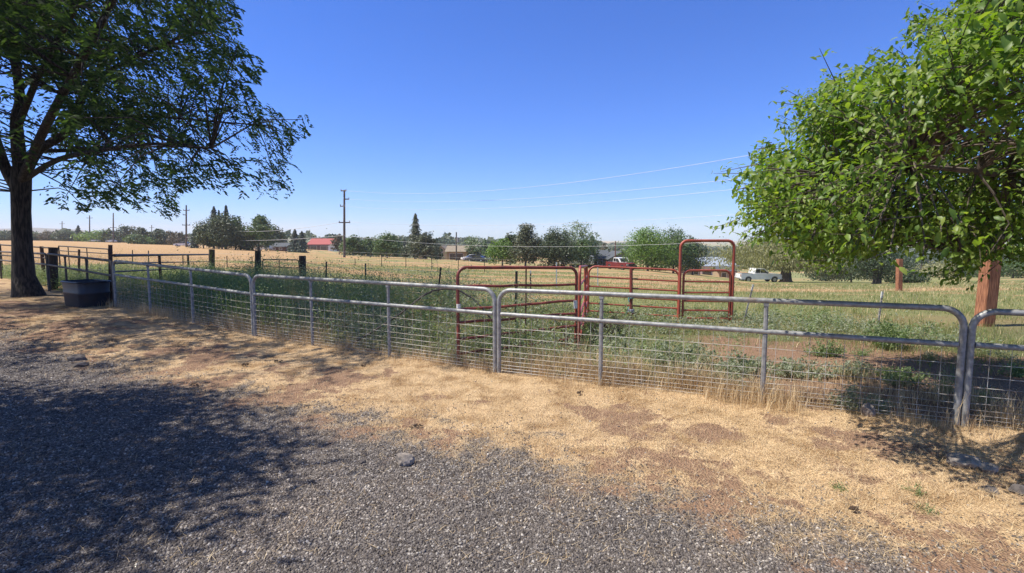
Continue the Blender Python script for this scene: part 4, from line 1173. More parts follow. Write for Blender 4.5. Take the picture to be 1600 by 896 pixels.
def left_tree():
    global R
    R = np.random.default_rng(42); rg = random.Random(42)
    D = 14.0
    base = gp(45, D)
    root = thing('broadleaf_tree', base, 'huge dark tree with a thick trunk leaning over the lane at left', 'tree')
    m = MB(); nodes = []
    px2 = lambda w: w / F * D / 2 / 1.36
    tr = [base + Vector((0, 0, -.1)), gp(44, D) + Vector((0, 0, .12)), at(37, 432, D), at(35, 390, D), at(33, 330, D), at(33, 285, D), at(34, 262, D)]
    m.tube(tr, [px2(62), px2(52), px2(39), px2(34), px2(32), px2(34), px2(33)], 16)
    limbs = [
        ([(30, 300, D), (8, 262, D), (-14, 200, D - .3), (-60, 110, D - 1), (-120, 0, D - 1.5)], 24, 8),
        ([(33, 275, D), (27, 215, D), (26, 185, D), (31, 150, D), (20, 80, D), (8, 20, D + .3), (-10, -60, D + .5), (-25, -180, D + .8)], 26, 5),
        ([(37, 280, D), (60, 236, D), (103, 207, D), (124, 160, D), (142, 130, D - .3), (200, 95, D - .5), (262, 68, D - .8), (310, 40, D - 1)], 20, 3),
        ([(103, 207, D), (140, 186, D), (200, 182, D + .2), (262, 184, D + .3), (330, 190, D + .3), (400, 195, D + .2)], 9, 2.5),
        ([(30, 145, D), (58, 116, D), (100, 107, D + .3), (150, 112, D + .6)], 8, 2),
        ([(20, 82, D), (40, 58, D), (62, 45, D), (110, -10, D - .5)], 8, 3),
        ([(8, 25, D), (40, -5, D), (90, -60, D - .5), (150, -160, D - 1)], 10, 3),
        # toward and away from the camera
        ([(33, 285, D), (70, 200, D - 1.6), (130, 90, D - 3.2), (200, -40, D - 4.2), (280, -150, D - 5)], 18, 4),
        ([(27, 200, D), (60, 120, D - 1.2), (120, 10, D - 2.6), (190, -120, D - 3.6)], 14, 4),
        ([(20, 80, D), (40, 0, D + 1.2), (90, -80, D + 2.5), (150, -160, D + 3.5)], 12, 4),
        ([(60, 236, D), (120, 235, D + 1.5), (190, 230, D + 3), (270, 230, D + 4)], 10, 3),
        ([(37, 282, D), (90, 250, D - 1.2), (160, 235, D - 2.2), (240, 225, D - 2.8), (330, 232, D - 3)], 12, 3),
        ([(8, 262, D), (-60, 200, D + .5), (-140, 150, D + 1), (-220, 120, D + 1)], 14, 4),
    ]
    for pts, w0, w1 in limbs:
        nodes += branch(m, [at(*p) for p in pts], px2(w0), px2(w1), 9)
    nod = np.array([tuple(v) for v in nodes])
    # crown volume
    poly = [(-400, -600), (340, -600), (345, -5), (362, 8), (374, 22), (370, 45), (360, 62), (388, 85), (404, 98), (403, 116), (386, 140), (395, 158), (440, 163), (470, 180), (484, 193), (474, 208), (455, 216),
            (442, 228), (458, 252), (464, 280), (448, 296), (430, 312), (408, 312), (386, 300), (360, 308), (335, 296), (305, 288), (283, 292), (272, 303), (276, 330), (262, 338), (238, 326), (205, 328), (160, 318), (128, 326), (100, 322), (70, 308), (52, 290), (20, 300), (-20, 330), (-400, 340)]
    def ok(Pt, grow=0):
        x, y = proj(Pt[:, 0], Pt[:, 1], Pt[:, 2])
        if grow: x = x + (150 - x) * grow; y = y + (150 - y) * grow
        g = in_poly(x, y, poly)
        # sky gaps near the trunk
        for gx, gy, gr in ((70, 165, 28), (8, 120, 30), (75, 285, 20), (15, 175, 22), (130, 205, 12)):
            g &= ~((x - gx) ** 2 + (y - gy) ** 2 < gr ** 2) | (R.random(len(x)) < .22)
        return g
    C0 = np.array([base.x + 1.3, 12.8, 8.2]); RR = np.array([9.6, 8.2, 7.0])
    n = 6000
    u = rand_dirs(n) * (R.random(n) ** .42)[:, None]
    Cn = C0 + u * RR
    Cn = Cn[Cn[:, 2] > 2.2]
    nz = vnoise(Cn[:, 0] * .9 + Cn[:, 2] * .55, Cn[:, 1] * .9 + Cn[:, 2] * .8, 8)
    Cn = Cn[(nz > .47)]
    Cn = Cn[ok(Cn)]
    xx, yy = proj(Cn[:, 0], Cn[:, 1], Cn[:, 2])
    thin = np.where((xx < 75) & (xx > -40) & (yy > 85) & (yy < 400), .35, 1) * np.where((yy > 215) & (yy < 400), .62, 1)
    Cn = Cn[R.random(len(Cn)) < thin]
    xx = proj(Cn[:, 0], Cn[:, 1], Cn[:, 2])[0]
    fr = xx > -10
    kk = 1350 / len(Cn)
    Cn = np.concatenate([Cn[fr][:int(fr.sum() * kk)], Cn[~fr][:int((~fr).sum() * kk * 2.8)]])
    # twigs join each clump to its nearest limb
    tw = MB()
    parts = []
    axis = np.array([base.x, D])
    for c in Cn:
        dd = np.linalg.norm(nod - c, axis=1) + np.maximum(0, nod[:, 2] - c[2]) * .4
        j = int(np.argmin(dd)); p0 = Vector(nod[j]); pc = Vector(c)
        if dd[j] < 2.6:
            mid = lerp(p0, pc, .5) + Vector((0, 0, .12 * (pc - p0).length))
            tw.tube([p0, mid, pc], [.022, .014, .006], 4, cap=False)
        outw = np.array([c[0] - axis[0], c[1] - axis[1], 0]); outw /= np.linalg.norm(outw) + 1e-6
        k = rg.randint(8, 12)
        # compound leaves: a drooping rachis with paired leaflets
        S0 = c + R.normal(size=(k, 3)) * np.array([.25, .25, .17])
        d0 = norm(outw * .8 + R.normal(size=(k, 3)) * .6 + np.array([0, 0, -.35]))
        L = R.uniform(.26, .44, k)
        nl = 6
        for q in range(nl):
            f = (q + .6) / nl
            for s in (-1, 1):
                pos = S0 + d0 * (L * f)[:, None] + np.array([0, 0, -1]) * (L * f * f * .45)[:, None]
                sd = norm(np.cross(d0, [0, 0, 1.0]) + 1e-6) * s
                a = norm(sd * .9 + d0 * .55 + np.array([0, 0, -.35]) + R.normal(size=(k, 3)) * .18)
                b_ = norm(np.cross(a, d0 + R.normal(size=(k, 3)) * .4))
                ll = R.uniform(.05, .078, k)[:, None]
                parts.append(np.stack([pos, a * ll, b_ * ll * .32], 1))
    A = np.concatenate(parts)
    A = A[ok(A[:, 0], .03)]
    V, Fq = quads(A[:, 0] + A[:, 1], A[:, 1], A[:, 2])
    m.build('trunk', M['bark'], root, True)
    tw.build('twigs', M['bark'], root)
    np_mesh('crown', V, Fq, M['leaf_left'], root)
    print('left tree leaflets', len(A))
left_tree()

def shade_tree():
    global R
    R = np.random.default_rng(21); rg = random.Random(21)
    base = g3(-11.1, 2.4)
    root = thing('broadleaf_tree', base, 'leafy tree outside the left edge that shades the gravel', 'tree')
    m = MB(); nodes = []
    m.tube([base + Vector((0, 0, -.1)), base + Vector((0, 0, .4)), base + Vector((.1, 0, 2.5))], [.32, .24, .18], 12)
    fork = base + Vector((.1, 0, 2.3))
    C0 = np.array([-8.9, 3.1, 5.6]); RR = np.array([3.8, 2.8, 2.0])
    for k in range(10):
        q = k * 2.4; E = Vector(C0 + RR * np.array([math.cos(q) * .75, math.sin(q) * .75, rg.uniform(-.4, .6)]))
        nodes += branch(m, [fork, lerp(fork, E, .5) + Vector((0, 0, .3)), E], .08, .015, 6)
    nod = np.array([tuple(v) for v in nodes])
    u = rand_dirs(1500) * (R.random(1500) ** .45)[:, None]; Cn = C0 + u * RR
    nz = vnoise(Cn[:, 0] * .9 + 9, Cn[:, 1] * .9 + Cn[:, 2] * .3, 28); Cn = Cn[nz > .27]
    def hid(P_):
        x, y = proj(P_[:, 0], P_[:, 1], P_[:, 2]); return (P_[:, 1] < .3) | (x < -30) | (y < -25)
    Cn = Cn[hid(Cn)]
    tw = MB(); acc = []
    for c in Cn:
        j = int(np.argmin(np.linalg.norm(nod - c, axis=1))); p0 = Vector(nod[j]); tw.tube([p0, lerp(p0, Vector(c), .5) + Vector((0, 0, .1)), c], [.015, .01, .004], 4, cap=False)
        k = 34
        pos = c + R.normal(size=(k, 3)) * np.array([.26, .26, .16]); a = norm(rand_dirs(k) + np.array([0, 0, -.3])); b_ = norm(np.cross(a, rand_dirs(k))); ll = R.uniform(.05, .08, k)[:, None]
        acc.append(np.stack([pos, a * ll, b_ * ll * .45], 1))
    A = np.concatenate(acc); A = A[hid(A[:, 0])]
    V, Fq = quads(A[:, 0], A[:, 1], A[:, 2])
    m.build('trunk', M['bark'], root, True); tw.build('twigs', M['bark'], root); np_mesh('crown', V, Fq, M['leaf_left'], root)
shade_tree()

# ------------------------------------------------------------------ right tree with broad leaves
def broad_leaves(Pb, D, Nn, L, W):
    """leaf: base Pb, direction D, normal Nn; folded along the midrib, drooping tip -> 6 quads"""
    n = len(Pb); S = norm(np.cross(D, Nn)); Nn = np.cross(S, D)
    Ls = L[:, None]; Ws = W[:, None]
    prof = [(0, .06, 0), (.30, .48, .02), (.68, .40, -.03), (1, .02, -.15)]
    V = np.empty((n, 12, 3), np.float32)
    for i, (t, w, dz) in enumerate(prof):
        c = Pb + D * Ls * t + Nn * Ls * dz
        V[:, i * 3] = c - S * Ws * w + Nn * Ws * w * .28
        V[:, i * 3 + 1] = c
        V[:, i * 3 + 2] = c + S * Ws * w + Nn * Ws * w * .28
    b = (np.arange(n) * 12)[:, None]
    fs = []
    for i in range(3):
        o = i * 3
        fs.append(b + np.array([[o, o + 1, o + 4, o + 3]])); fs.append(b + np.array([[o + 1, o + 2, o + 5, o + 4]]))
    return V.reshape(-1, 3), np.concatenate(fs)

def right_tree():
    global R
    R = np.random.default_rng(9); rg = random.Random(9)
    base = g3(7.4, 5.4)
    root = thing('broadleaf_tree', base, 'bright green broad-leaved tree hanging over the gate at right', 'tree')
    m = MB(); nodes = []
    m.tube([base + Vector((0, 0, -.1)), base + Vector((.02, 0, .3)), base + Vector((-.05, .02, 1.0)), base + Vector((-.1, 0, 1.9))], [.26, .2, .17, .16], 14)
    fork = base + Vector((-.1, 0, 1.85))
    ends = [(-5.3, -.9, 2.35), (-4.6, .6, 3.3), (-4.9, -1.6, 2.6), (-3.6, -1.5, 4.2), (-2.4, .4, 5.0), (-4.0, .2, 1.9), (-3.2, -2.6, 2.6), (-1.2, -2.9, 3.4), (-2.6, 1.8, 3.6), (0, 1.5, 5.4), (2.0, -.6, 4.0), (1.5, 1.8, 3.2), (-1.6, -3.6, 2.2), (.8, -2.2, 4.6), (-2.2, -1.0, 1.55), (-1.2, -1.2, 5.6), (-3.8, -.6, 3.0)]
    limbs_ = []
    for e in ends: limbs_.append(base + Vector((e[0] * .82, e[1] * .6, e[2] * .92)))
    poly = [(2600, -900), (1530, -900), (1524, 2), (1508, 28), (1495, 42), (1440, 56), (1437, 68), (1452, 92), (1436, 112), (1424, 120), (1392, 108), (1362, 88), (1350, 104), (1332, 116), (1300, 128), (1290, 152), (1243, 168), (1248, 182), (1266, 196), (1236, 208), (1236, 226), (1246, 240),
            (1215, 250), (1174, 254), (1172, 264), (1186, 276), (1164, 292), (1166, 312), (1180, 322), (1143, 328), (1146, 342), (1176, 346), (1170, 366), (1160, 378), (1196, 386), (1240, 378), (1292, 402), (1345, 402), (1396, 396), (1450, 404), (1486, 408), (1502, 426), (1516, 432), (1530, 420), (1545, 410), (1570, 404), (1620, 425), (2600, 470)]
    holes = ((1545, 398, 13), (1490, 392, 9), (1470, 365, 7))
    def ok(Pt, grow=0):
        x, y = proj(Pt[:, 0], Pt[:, 1], Pt[:, 2])
        if grow != 0: x = x + (1470 - x) * grow; y = y + (250 - y) * grow
        q = Pt[:, 1] * .9
        x = x + 70 * (vnoise(Pt[:, 0] * 3.2 + q, Pt[:, 2] * 3.2 - q, 61) - .5) + 18 * (vnoise(Pt[:, 0] * 9 + q, Pt[:, 2] * 9, 62) - .5)
        y = y + 64 * (vnoise(Pt[:, 0] * 3.2 - q, Pt[:, 2] * 3.2 + q, 63) - .5) + 18 * (vnoise(Pt[:, 0] * 9, Pt[:, 2] * 9 + q, 64) - .5)
        g = in_poly(x, y, poly) & (Pt[:, 1] > 1.2)
        for hx, hy, hr in holes: g &= (x - hx) ** 2 + (y - hy) ** 2 > hr ** 2
        return g
    for E in limbs_:
        for _ in range(14):
            a = lerp(fork, E, .33) + Vector((rg.uniform(-.2, .2), rg.uniform(-.2, .2), .2)); b = lerp(fork, E, .68) + Vector((rg.uniform(-.2, .2), rg.uniform(-.2, .2), .12))
            pth = [lerp(fork, a, .5), a, lerp(a, b, .5) + Vector((0, 0, .05)), b, lerp(b, E, .5) + Vector((0, 0, .05)), E]
            pth = [q for q in pth if proj(*q)[0] < 1650]
            if not pth or ok(np.array([tuple(q) for q in pth]), -.10).all(): break
            E = lerp(fork, E, .92) + Vector((0, 0, -.05))
        else: continue
        nodes += branch(m, [fork + Vector((0, 0, -.15)), a, b, E], .075, .012, 7)
    nod = np.array([tuple(v) for v in nodes])
    C0 = np.array([6.3, 4.9, 3.4]); RR = np.array([4.5, 2.4, 2.8])
    n = 30000
    u = rand_dirs(n); u = np.sign(u) * np.abs(u) ** .72; u = u * (R.random(n) ** .36)[:, None]
    Cn = C0 + u * RR
    lob = [(2.75, 5.3, 2.25, .55), (3.0, 5.1, 1.95, .5), (3.1, 5.2, 2.85, .6), (3.5, 5.1, 3.3, .6), (3.9, 4.9, 3.7, .6), (4.4, 4.8, 3.9, .6), (3.6, 5.4, 2.0, .6), (4.3, 5.0, 1.75, .6)]
    Cl = np.concatenate([np.array(l[:3]) + rand_dirs(120) * (R.random(120) ** .4)[:, None] * l[3] for l in lob])
    Cn = Cn[Cn[:, 2] > 1.35]
    nz = .65 * vnoise(Cn[:, 0] * 1.15 + Cn[:, 1] * .35, Cn[:, 2] * 1.5 - Cn[:, 1] * .5 + 3, 18) + .35 * vnoise(Cn[:, 0] * 2.6, Cn[:, 1] * 2.2 + Cn[:, 2] * 2.1, 19)
    Cn = Cn[nz > .47]
    Cn = Cn[ok(Cn)]
    xx = proj(Cn[:, 0], Cn[:, 1], Cn[:, 2])[0]
    Cn = np.concatenate([Cn[xx < 1640][:3300], Cn[xx >= 1640][:1000], Cl[ok(Cl)]])
    edge = ~ok(Cn, -.05)
    tw = MB(); Pb, Dd, Nn, LL, ED = [], [], [], [], []
    for ci, c in enumerate(Cn):
        dd = np.linalg.norm(nod - c, axis=1); j = int(np.argmin(dd)); p0 = Vector(nod[j]); pc = Vector(c)
        dirv = np.array(pc - p0); Ln = np.linalg.norm(dirv) + 1e-6; dirv /= Ln
        outw = c - C0; outw /= np.linalg.norm(outw) + 1e-6
        tdir = norm((dirv * .6 + outw * .6 + R.normal(size=3) * .35 + np.array([0, 0, .12]))[None])[0]
        if Ln < 1.5 and ok(np.array([tuple(pc + Vector(tdir) * .3)]), .02)[0]: tw.tube([p0, lerp(p0, pc, .5) + Vector((0, 0, .08 * Ln)), pc, pc + Vector(tdir) * .3], [.011, .008, .005, .002], 4, cap=False)
        k = rg.randint(22, 32)
        sprig = edge[ci] and rg.random() < .65
        if sprig: k = 13
        t = R.uniform(-.18, .38, k)
        if sprig:
            tdir = norm((outw * .9 + np.array([-.25, 0, .25]) + R.normal(size=3) * .4)[None])[0]
            tl = rg.uniform(.22, .5)
            while tl > .08 and not ok((c + tdir * tl)[None], .10)[0]: tl -= .05
            t = np.linspace(-.05, tl, k)
            tw.tube([pc, pc + Vector(tdir) * float(t[-1])], [.004, .0015], 4, cap=False)
        ED.append(np.full(k, bool(sprig)))
        pb = c + tdir * t[:, None] + R.normal(size=(k, 3)) * (.025 if sprig else .085)
        side = norm(np.cross(np.tile(tdir, (k, 1)), R.normal(size=(k, 3))))
        d = norm(side * .75 + tdir * .55 + np.array([0, 0, -.30]) + R.normal(size=(k, 3)) * .2)
        nn = norm(np.array([-.1, -.15, 1.0]) + R.normal(size=(k, 3)) * .45)
        Pb.append(pb); Dd.append(d); Nn.append(nn); LL.append(R.uniform(.040, .074, k) * (1 + .15 * (c[1] < 3.5)))
    Pb, Dd, Nn, LL = map(np.concatenate, (Pb, Dd, Nn, LL))
    ED = np.concatenate(ED)
    g = (ok(Pb, 0) & ok(Pb + Dd * LL[:, None], .02)) | ED
    Pb, Dd, Nn, LL = Pb[g], Dd[g], Nn[g], LL[g]
    V, Fq = broad_leaves(Pb, Dd, Nn, LL, LL * R.uniform(.44, .58, len(LL)))
    m.build('trunk', M['bark2'], root, True); tw.build('twigs', M['bark2'], root)
    np_mesh('crown', V, Fq, M['leaf_right'], root, smooth=True)
    print('right leaves', len(Pb))
right_tree()
#@@STUFF
# ------------------------------------------------------------------ gravel, straw, weeds, grass
R = np.random.default_rng(77)
def ptsground(X, Y, sink=0):
    return np.stack([X, Y, terr(X, Y, True) - sink], 1)

def gravel():
    # stones seen close: denser and individually modelled near the camera
    n = 300000
    d = 2.2 + R.random(n) ** 1.5 * 7.5; u = R.uniform(-1.08, 1.05, n)
    X = u * d; Y = d
    keep = R.random(n) < np.clip(zones(X, Y)[0] ** 1.2 + .012, 0, 1)
    X, Y, d = X[keep], Y[keep], d[keep]; n = len(X)
    P_ = ptsground(X, Y)
    base = np.array([(1, 0, 0), (-.5, .87, 0), (-.5, -.87, 0), (.35, .6, .55), (-.7, 0, .6), (.35, -.6, .5)])
    fc = np.array([(0, 3, 5, 5), (0, 1, 3, 3), (1, 4, 3, 3), (1, 2, 4, 4), (2, 5, 4, 4), (2, 0, 5, 5), (3, 4, 5, 5)])
    s = (.0030 + .0068 * R.random(n) ** 2.4) * (1 + .05 * d)
    q = R.random(n) * 6.28
    J = base[None] * (1 + R.normal(size=(n, 6, 3)) * .22)
    x = J[:, :, 0] * np.cos(q)[:, None] - J[:, :, 1] * np.sin(q)[:, None]
    y = J[:, :, 0] * np.sin(q)[:, None] + J[:, :, 1] * np.cos(q)[:, None]
    V = P_[:, None, :] + np.stack([x, y, J[:, :, 2] * R.uniform(.8, 1.6, (n, 1))], -1) * s[:, None, None]
    tri = np.array([(0, 3, 5), (0, 1, 3), (1, 4, 3), (1, 2, 4), (2, 5, 4), (2, 0, 5), (3, 4, 5)])
    Fq = (np.arange(n) * 6)[:, None, None] + tri[None]
    mat = leafmat('gravel_stone', [(.052, .044, .041), (.09, .078, .072), (.132, .115, .106), (.19, .168, .152), (.116, .10, .092), (.30, .268, .245), (.074, .063, .057), (.54, .50, .45)], 0, rough=.9, spec=.2)
    nt = mat.node_tree; p = nt.nodes['Principled BSDF']; src = p.inputs['Base Color'].links[0].from_socket
    tc = N(nt, 'ShaderNodeTexCoord'); nz = N(nt, 'ShaderNodeTexNoise'); nz.inputs['Scale'].default_value = .8; nz.inputs['Detail'].default_value = 7
    nt.links.new(tc.outputs['Object'], nz.inputs['Vector']); rr_ = ramp(nt, [(.3, (.66, .66, .67)), (.5, (1, .98, .95)), (.7, (1.35, 1.25, 1.12))]); nt.links.new(nz.outputs['Fac'], rr_.inputs['Fac'])
    x = N(nt, 'ShaderNodeMix', data_type='RGBA', blend_type='MULTIPLY'); x.inputs[0].default_value = 1; nt.links.new(src, x.inputs[6]); nt.links.new(rr_.outputs['Color'], x.inputs[7]); nt.links.new(x.outputs[2], p.inputs['Base Color'])
    o = np_mesh('gravel', V.reshape(-1, 3), Fq.reshape(-1, 3), mat)
    tag(o, 'loose grey gravel of the lane in the foreground', 'gravel', kind='stuff')
gravel()

def straw():
    parts = []
    # flattened litter
    n = 300000
    d = 2.6 + R.random(n) ** 1.1 * 11; u = R.uniform(-1.06, 1.06, n); X = u * d; Y = d
    z = zones(X, Y); fs = fence_side(X, Y)
    pr = np.clip((.16 + z[1]) * (1 - z[0] * .94), .012, 1) * (fs < .5)
    k = R.random(n) < pr; X, Y = X[k], Y[k]; n = len(X)
    P_ = ptsground(X, Y); P_[:, 2] += R.random(n) * .01
    parts.append(blades(P_, R.uniform(.015, .09, n), R.uniform(.0011, .0027, n), R.random(n) * 6.28, R.uniform(.95, 1.52, n), R.uniform(-.1, .25, n)))
    # short tufts standing in the strip
    n = 150000
    d = 3.0 + R.random(n) * 10; u = R.uniform(-1.06, 1.06, n); X = u * d; Y = d
    z = zones(X, Y); fs = fence_side(X, Y); tuft = fbm(X * 2.3, Y * 2.3, 91)
    pr = np.clip((tuft - .40) * 5, 0, 1) * (.12 + z[1]) * (1 - z[0] * .97) * (fs < .4)
    k = R.random(n) < pr; X, Y = X[k], Y[k]; n = len(X)
    parts.append(blades(ptsground(X, Y, .005), R.uniform(.02, .075, n), R.uniform(.0012, .0024, n), R.random(n) * 6.28, R.uniform(.1, .9, n), R.uniform(0, .6, n)))
    # taller grass along the fence
    n = 80000
    t = R.random(n); xs = FPTS[:, 0]; 
    X = R.uniform(-11, 6.5, n); yl = np.interp(X, FPTS[::-1, 0], FPTS[::-1, 1])
    o_ = R.normal(size=n) * .20 + .08 + .25 * np.maximum(0, R.normal(size=n))
    Y = yl + o_
    cl = fbm(X * 2.2, Y * 2.2, 61); pr = np.clip((cl - .42) * 3.6, 0.03, 1) * (.35 + 1.1 * sstep(-.5, 1.5, X) * (1 - .5 * sstep(3.2, 4.2, X)))
    k = R.random(n) < pr; X, Y, cl = X[k], Y[k], cl[k]; n = len(X)
    hh = R.uniform(.06, .22, n) * (1 + .35 * sstep(-.5, 1, X)) * (.5 + cl) * (1 + .5 * (R.random(n) < .10))
    parts.append(blades(ptsground(X, Y, .01), hh, R.uniform(.002, .0042, n), R.random(n) * 6.28, R.uniform(.02, .4, n), R.uniform(0, .8, n)))
    # pale dry grass behind the gates in the middle
    n = 60000
    X = R.uniform(-6, 5, n); yl = np.interp(X, FPTS[::-1, 0], FPTS[::-1, 1]); Y = yl + .1 + R.random(n) ** 1.5 * 1.7
    cl = fbm(X * 1.4, Y * 1.4, 63); k = R.random(n) < np.clip((cl - .45) * 5, 0, 1) * (.25 + .75 * sstep(-1, 1, X)) * (1 - .55 * sstep(1.5, 3, X)); X, Y = X[k], Y[k]; n = len(X)
    parts.append(blades(ptsground(X, Y, .01), R.uniform(.12, .36, n), R.uniform(.0025, .005, n), R.random(n) * 6.28, R.uniform(.02, .35, n), R.uniform(0, .7, n)))
    V, Fq = cat(parts)
    o = np_mesh('dry_grass', V, Fq, M['straw']); tag(o, 'dry straw and dead grass between gravel and gates', 'dry grass', kind='stuff')
straw()

def weeds():
    """leafy grey-green weeds massed behind the gates"""
    S = []
    n = 30000
    X = R.uniform(-21, 7.5, n); Y = R.uniform(5, 22, n)
    fs = fence_side(X, Y); z = zones(X, Y)[2]
    cl = fbm(X * 1.1, Y * 1.1, 71)
    k = (fs > .25) & (fs < 6.5) & (R.random(n) > .7 * sstep(1.6, 3.2, X) * (1 - sstep(2.2, 3.6, fs + (cl - .5) * 3))) & (R.random(n) < np.clip(z, 0, 1) * np.clip((cl - .25) * 3.2, 0, 1))
    X, Y, cl = X[k], Y[k], cl[k]; n = len(X)
    left = 1 - sstep(-2, 3.0, X)
    hh = R.uniform(.22, .55, n) * (.50 + 1.15 * left) * (.20 + 1.75 * cl)
    hh = hh * (1 - .35 * sstep(-7, -11, X)) * (1 + .7 * (R.random(n) < .07) * (cl > .5))
    P0 = ptsground(X, Y, .01)
    out = {0: [], 1: []}
    lean = norm(np.stack([R.normal(size=n) * .32, R.normal(size=n) * .32, np.ones(n)], 1))
    stems = []
    nl = 24
    for q in range(nl):
        f = (q + .5 + R.uniform(-.4, .4, n)) / nl
        pos = P0 + lean * (hh * (.08 + .92 * f))[:, None] + R.normal(size=(n, 3)) * (.045 + .05 * (1 - f))[:, None] * np.array([1, 1, .5])
        az = R.random(n) * 6.28
        a = norm(np.stack([np.cos(az), np.sin(az), R.uniform(.1, 1.1, n)], 1)); b = norm(np.cross(a, rand_dirs(n)))
        ll = R.uniform(.014, .036, n)[:, None]
        out[0].append(np.stack([pos, a * ll, b * ll * .36], 1))
    A = np.stack(out[0], 1)                                  # stem, leaf, 3, 3
    grey = vnoise(X * .8, Y * .8, 73) + R.normal(size=n) * .12 + .10 * (X > -3) > .52
    for msk, mat, nm, lb in ((grey, 'weed_grey', 'weeds', 'grey-green leafy weeds massed behind the gates'), (~grey, 'weed_green', 'weeds', 'greener weeds mixed among the grey-green ones')):
        B = A[msk].reshape(-1, 3, 3)
        V, Fq = quads(B[:, 0], B[:, 1], B[:, 2])
        Ps = P0[msk]; hs = hh[msk]; m_ = len(Ps)
        V2, F2 = blades(Ps, hs * .95, np.full(m_, .006), R.random(m_) * 6.28, R.uniform(0, .15, m_), R.uniform(0, .2, m_))
        V, Fq = cat([(V, Fq), (V2, F2)])
        o = np_mesh(nm, V, Fq, M[mat]); tag(o, lb, 'weeds', kind='stuff')
weeds()

def weed_clump(px, py, wpx, hpx, mat, label, seed):
    global R
    R = np.random.default_rng(seed)
    b = gd(px, py); w = wpx / F * b.y; h = hpx / F * b.y
    n = int(90 + 9000 * w * h)
    ns = max(9, int(n / 30))
    az = R.random(ns) * 6.28; rr_ = w * .62 * R.random(ns) ** .55
    tips = np.stack([b.x + np.cos(az) * rr_, b.y + np.sin(az) * rr_ * .8, b.z + h * R.uniform(.35, 1.1, ns) * (1 - .55 * (rr_ / (w * .62)) ** 2)], 1)
    i = R.integers(0, ns, n); f = R.random(n) ** .6
    root_p = np.array(b) + np.stack([np.cos(az), np.sin(az), np.zeros(ns)], 1) * .012
    pos = root_p[i] + (tips[i] - root_p[i]) * f[:, None] + R.normal(size=(n, 3)) * .02
    pos[:, 2] = np.maximum(pos[:, 2], b.z + .005)
    a = norm(rand_dirs(n) + np.array([0, 0, .6])); bb = norm(np.cross(a, rand_dirs(n))); ll = R.uniform(.015, .032, n)[:, None] * min(1, .25 + w)
    V, Fq = quads(pos, a * ll, bb * ll * .38)
    dv = tips - root_p; L = np.linalg.norm(dv, axis=1)
    V2, F2 = blades(root_p, L, np.full(ns, .006), np.arctan2(dv[:, 1], dv[:, 0]), np.arccos(np.clip(dv[:, 2] / L, -1, 1)), np.zeros(ns))
    V, Fq = cat([(V, Fq), (V2, F2)])
    tag(np_mesh('weed_clump', V, Fq, M[mat], None, loc=b), label, 'weed', 'weed clumps on the bare soil')
WC = [(1290, 558, 60, 26, 'weed_green', 'green weed clump below the middle rail, right of the last stay'),
      (1345, 556, 36, 14, 'weed_green', 'small flat weed clump left of the leaning white-tipped stake'),
      (1385, 545, 70, 50, 'weed_green', 'tall feathery weed at the foot of the leaning white-tipped stake'),
      (1405, 600, 84, 30, 'weed_green', 'broad low weed clump in the middle of the bare soil'),
      (1477, 612, 44, 32, 'weed_green', 'fresh green weed clump left of the dark gate joint'),
      (1455, 562, 34, 12, 'weed_grey', 'small weed sprig under the dark end of the middle rail'),
      (1590, 588, 50, 26, 'weed_green', 'green weed clump right of the dark gate joint, near the edge'),
      (1535, 630, 40, 30, 'weed_green', 'weed sprigs in shade just right of the dark gate joint'),
      (1330, 640, 60, 44, 'weed_grey', 'grey weed at the mesh where the tree shade begins'),
      (1372, 644, 46, 34, 'weed_grey', 'grey-green weed behind the mesh, half in tree shade'),
      (1250, 590, 90, 34, 'weed_grey', 'wide grey-green weed clump just right of the last stay'),
      (1330, 590, 74, 36, 'weed_grey', 'grey-green weed clump over the bare soil, right of the wide one'),
      (1160, 586, 90, 40, 'weed_grey', 'wide grey-green weed clump just left of the last stay'),
      (1130, 604, 60, 30, 'weed_grey', 'grey weed low against the mesh left of the last stay'),
      (1060, 575, 110, 46, 'weed_grey', 'large grey-green weed clump between the two stays'),
      (1430, 770, 30, 9, 'weed_green', 'tiny green sprig in the straw at lower right'),
      (1445, 800, 26, 8, 'weed_green', 'tiny green sprig on the gravel edge at lower right'),
      (1310, 765, 26, 7, 'weed_green', 'tiny green sprig in the straw below the last stay')]
for i, wc in enumerate(WC):
    if wc[4]: weed_clump(*wc, 300 + i)
R = np.random.default_rng(79)
# dead dark brush beside the red panels
def dead_brush():
    b = gp(905, 8.6)
    m = MB(); rg = random.Random(4)
    for k in range(60):
        q = rg.random() * 6.28; L = rg.uniform(.3, .75)
        p0 = b + Vector((rg.uniform(-.35, .6), rg.uniform(-.3, .3), 0)); p1 = p0 + Vector((math.cos(q) * L * .4, math.sin(q) * L * .4, L * .6)); p2 = p1 + Vector((math.cos(q) * L * .5, math.sin(q) * L * .5, L * .25))
        m.tube([p0, p1, p2], [.006, .005, .002], 4, cap=False)
        for j in range(3):
            t = rg.uniform(.3, .9); s = lerp(p0, p2, t) + Vector((0, 0, .05)); m.tube([s, s + Vector((rg.uniform(-.12, .12), rg.uniform(-.12, .12), rg.uniform(.02, .15)))], [.003, .001], 3, cap=False)
    tag(m.build('dead_bush', M['wood'], None, False, loc=b), 'dead dark brush beside the right end of the dented red panel', 'dead bush')
dead_brush()

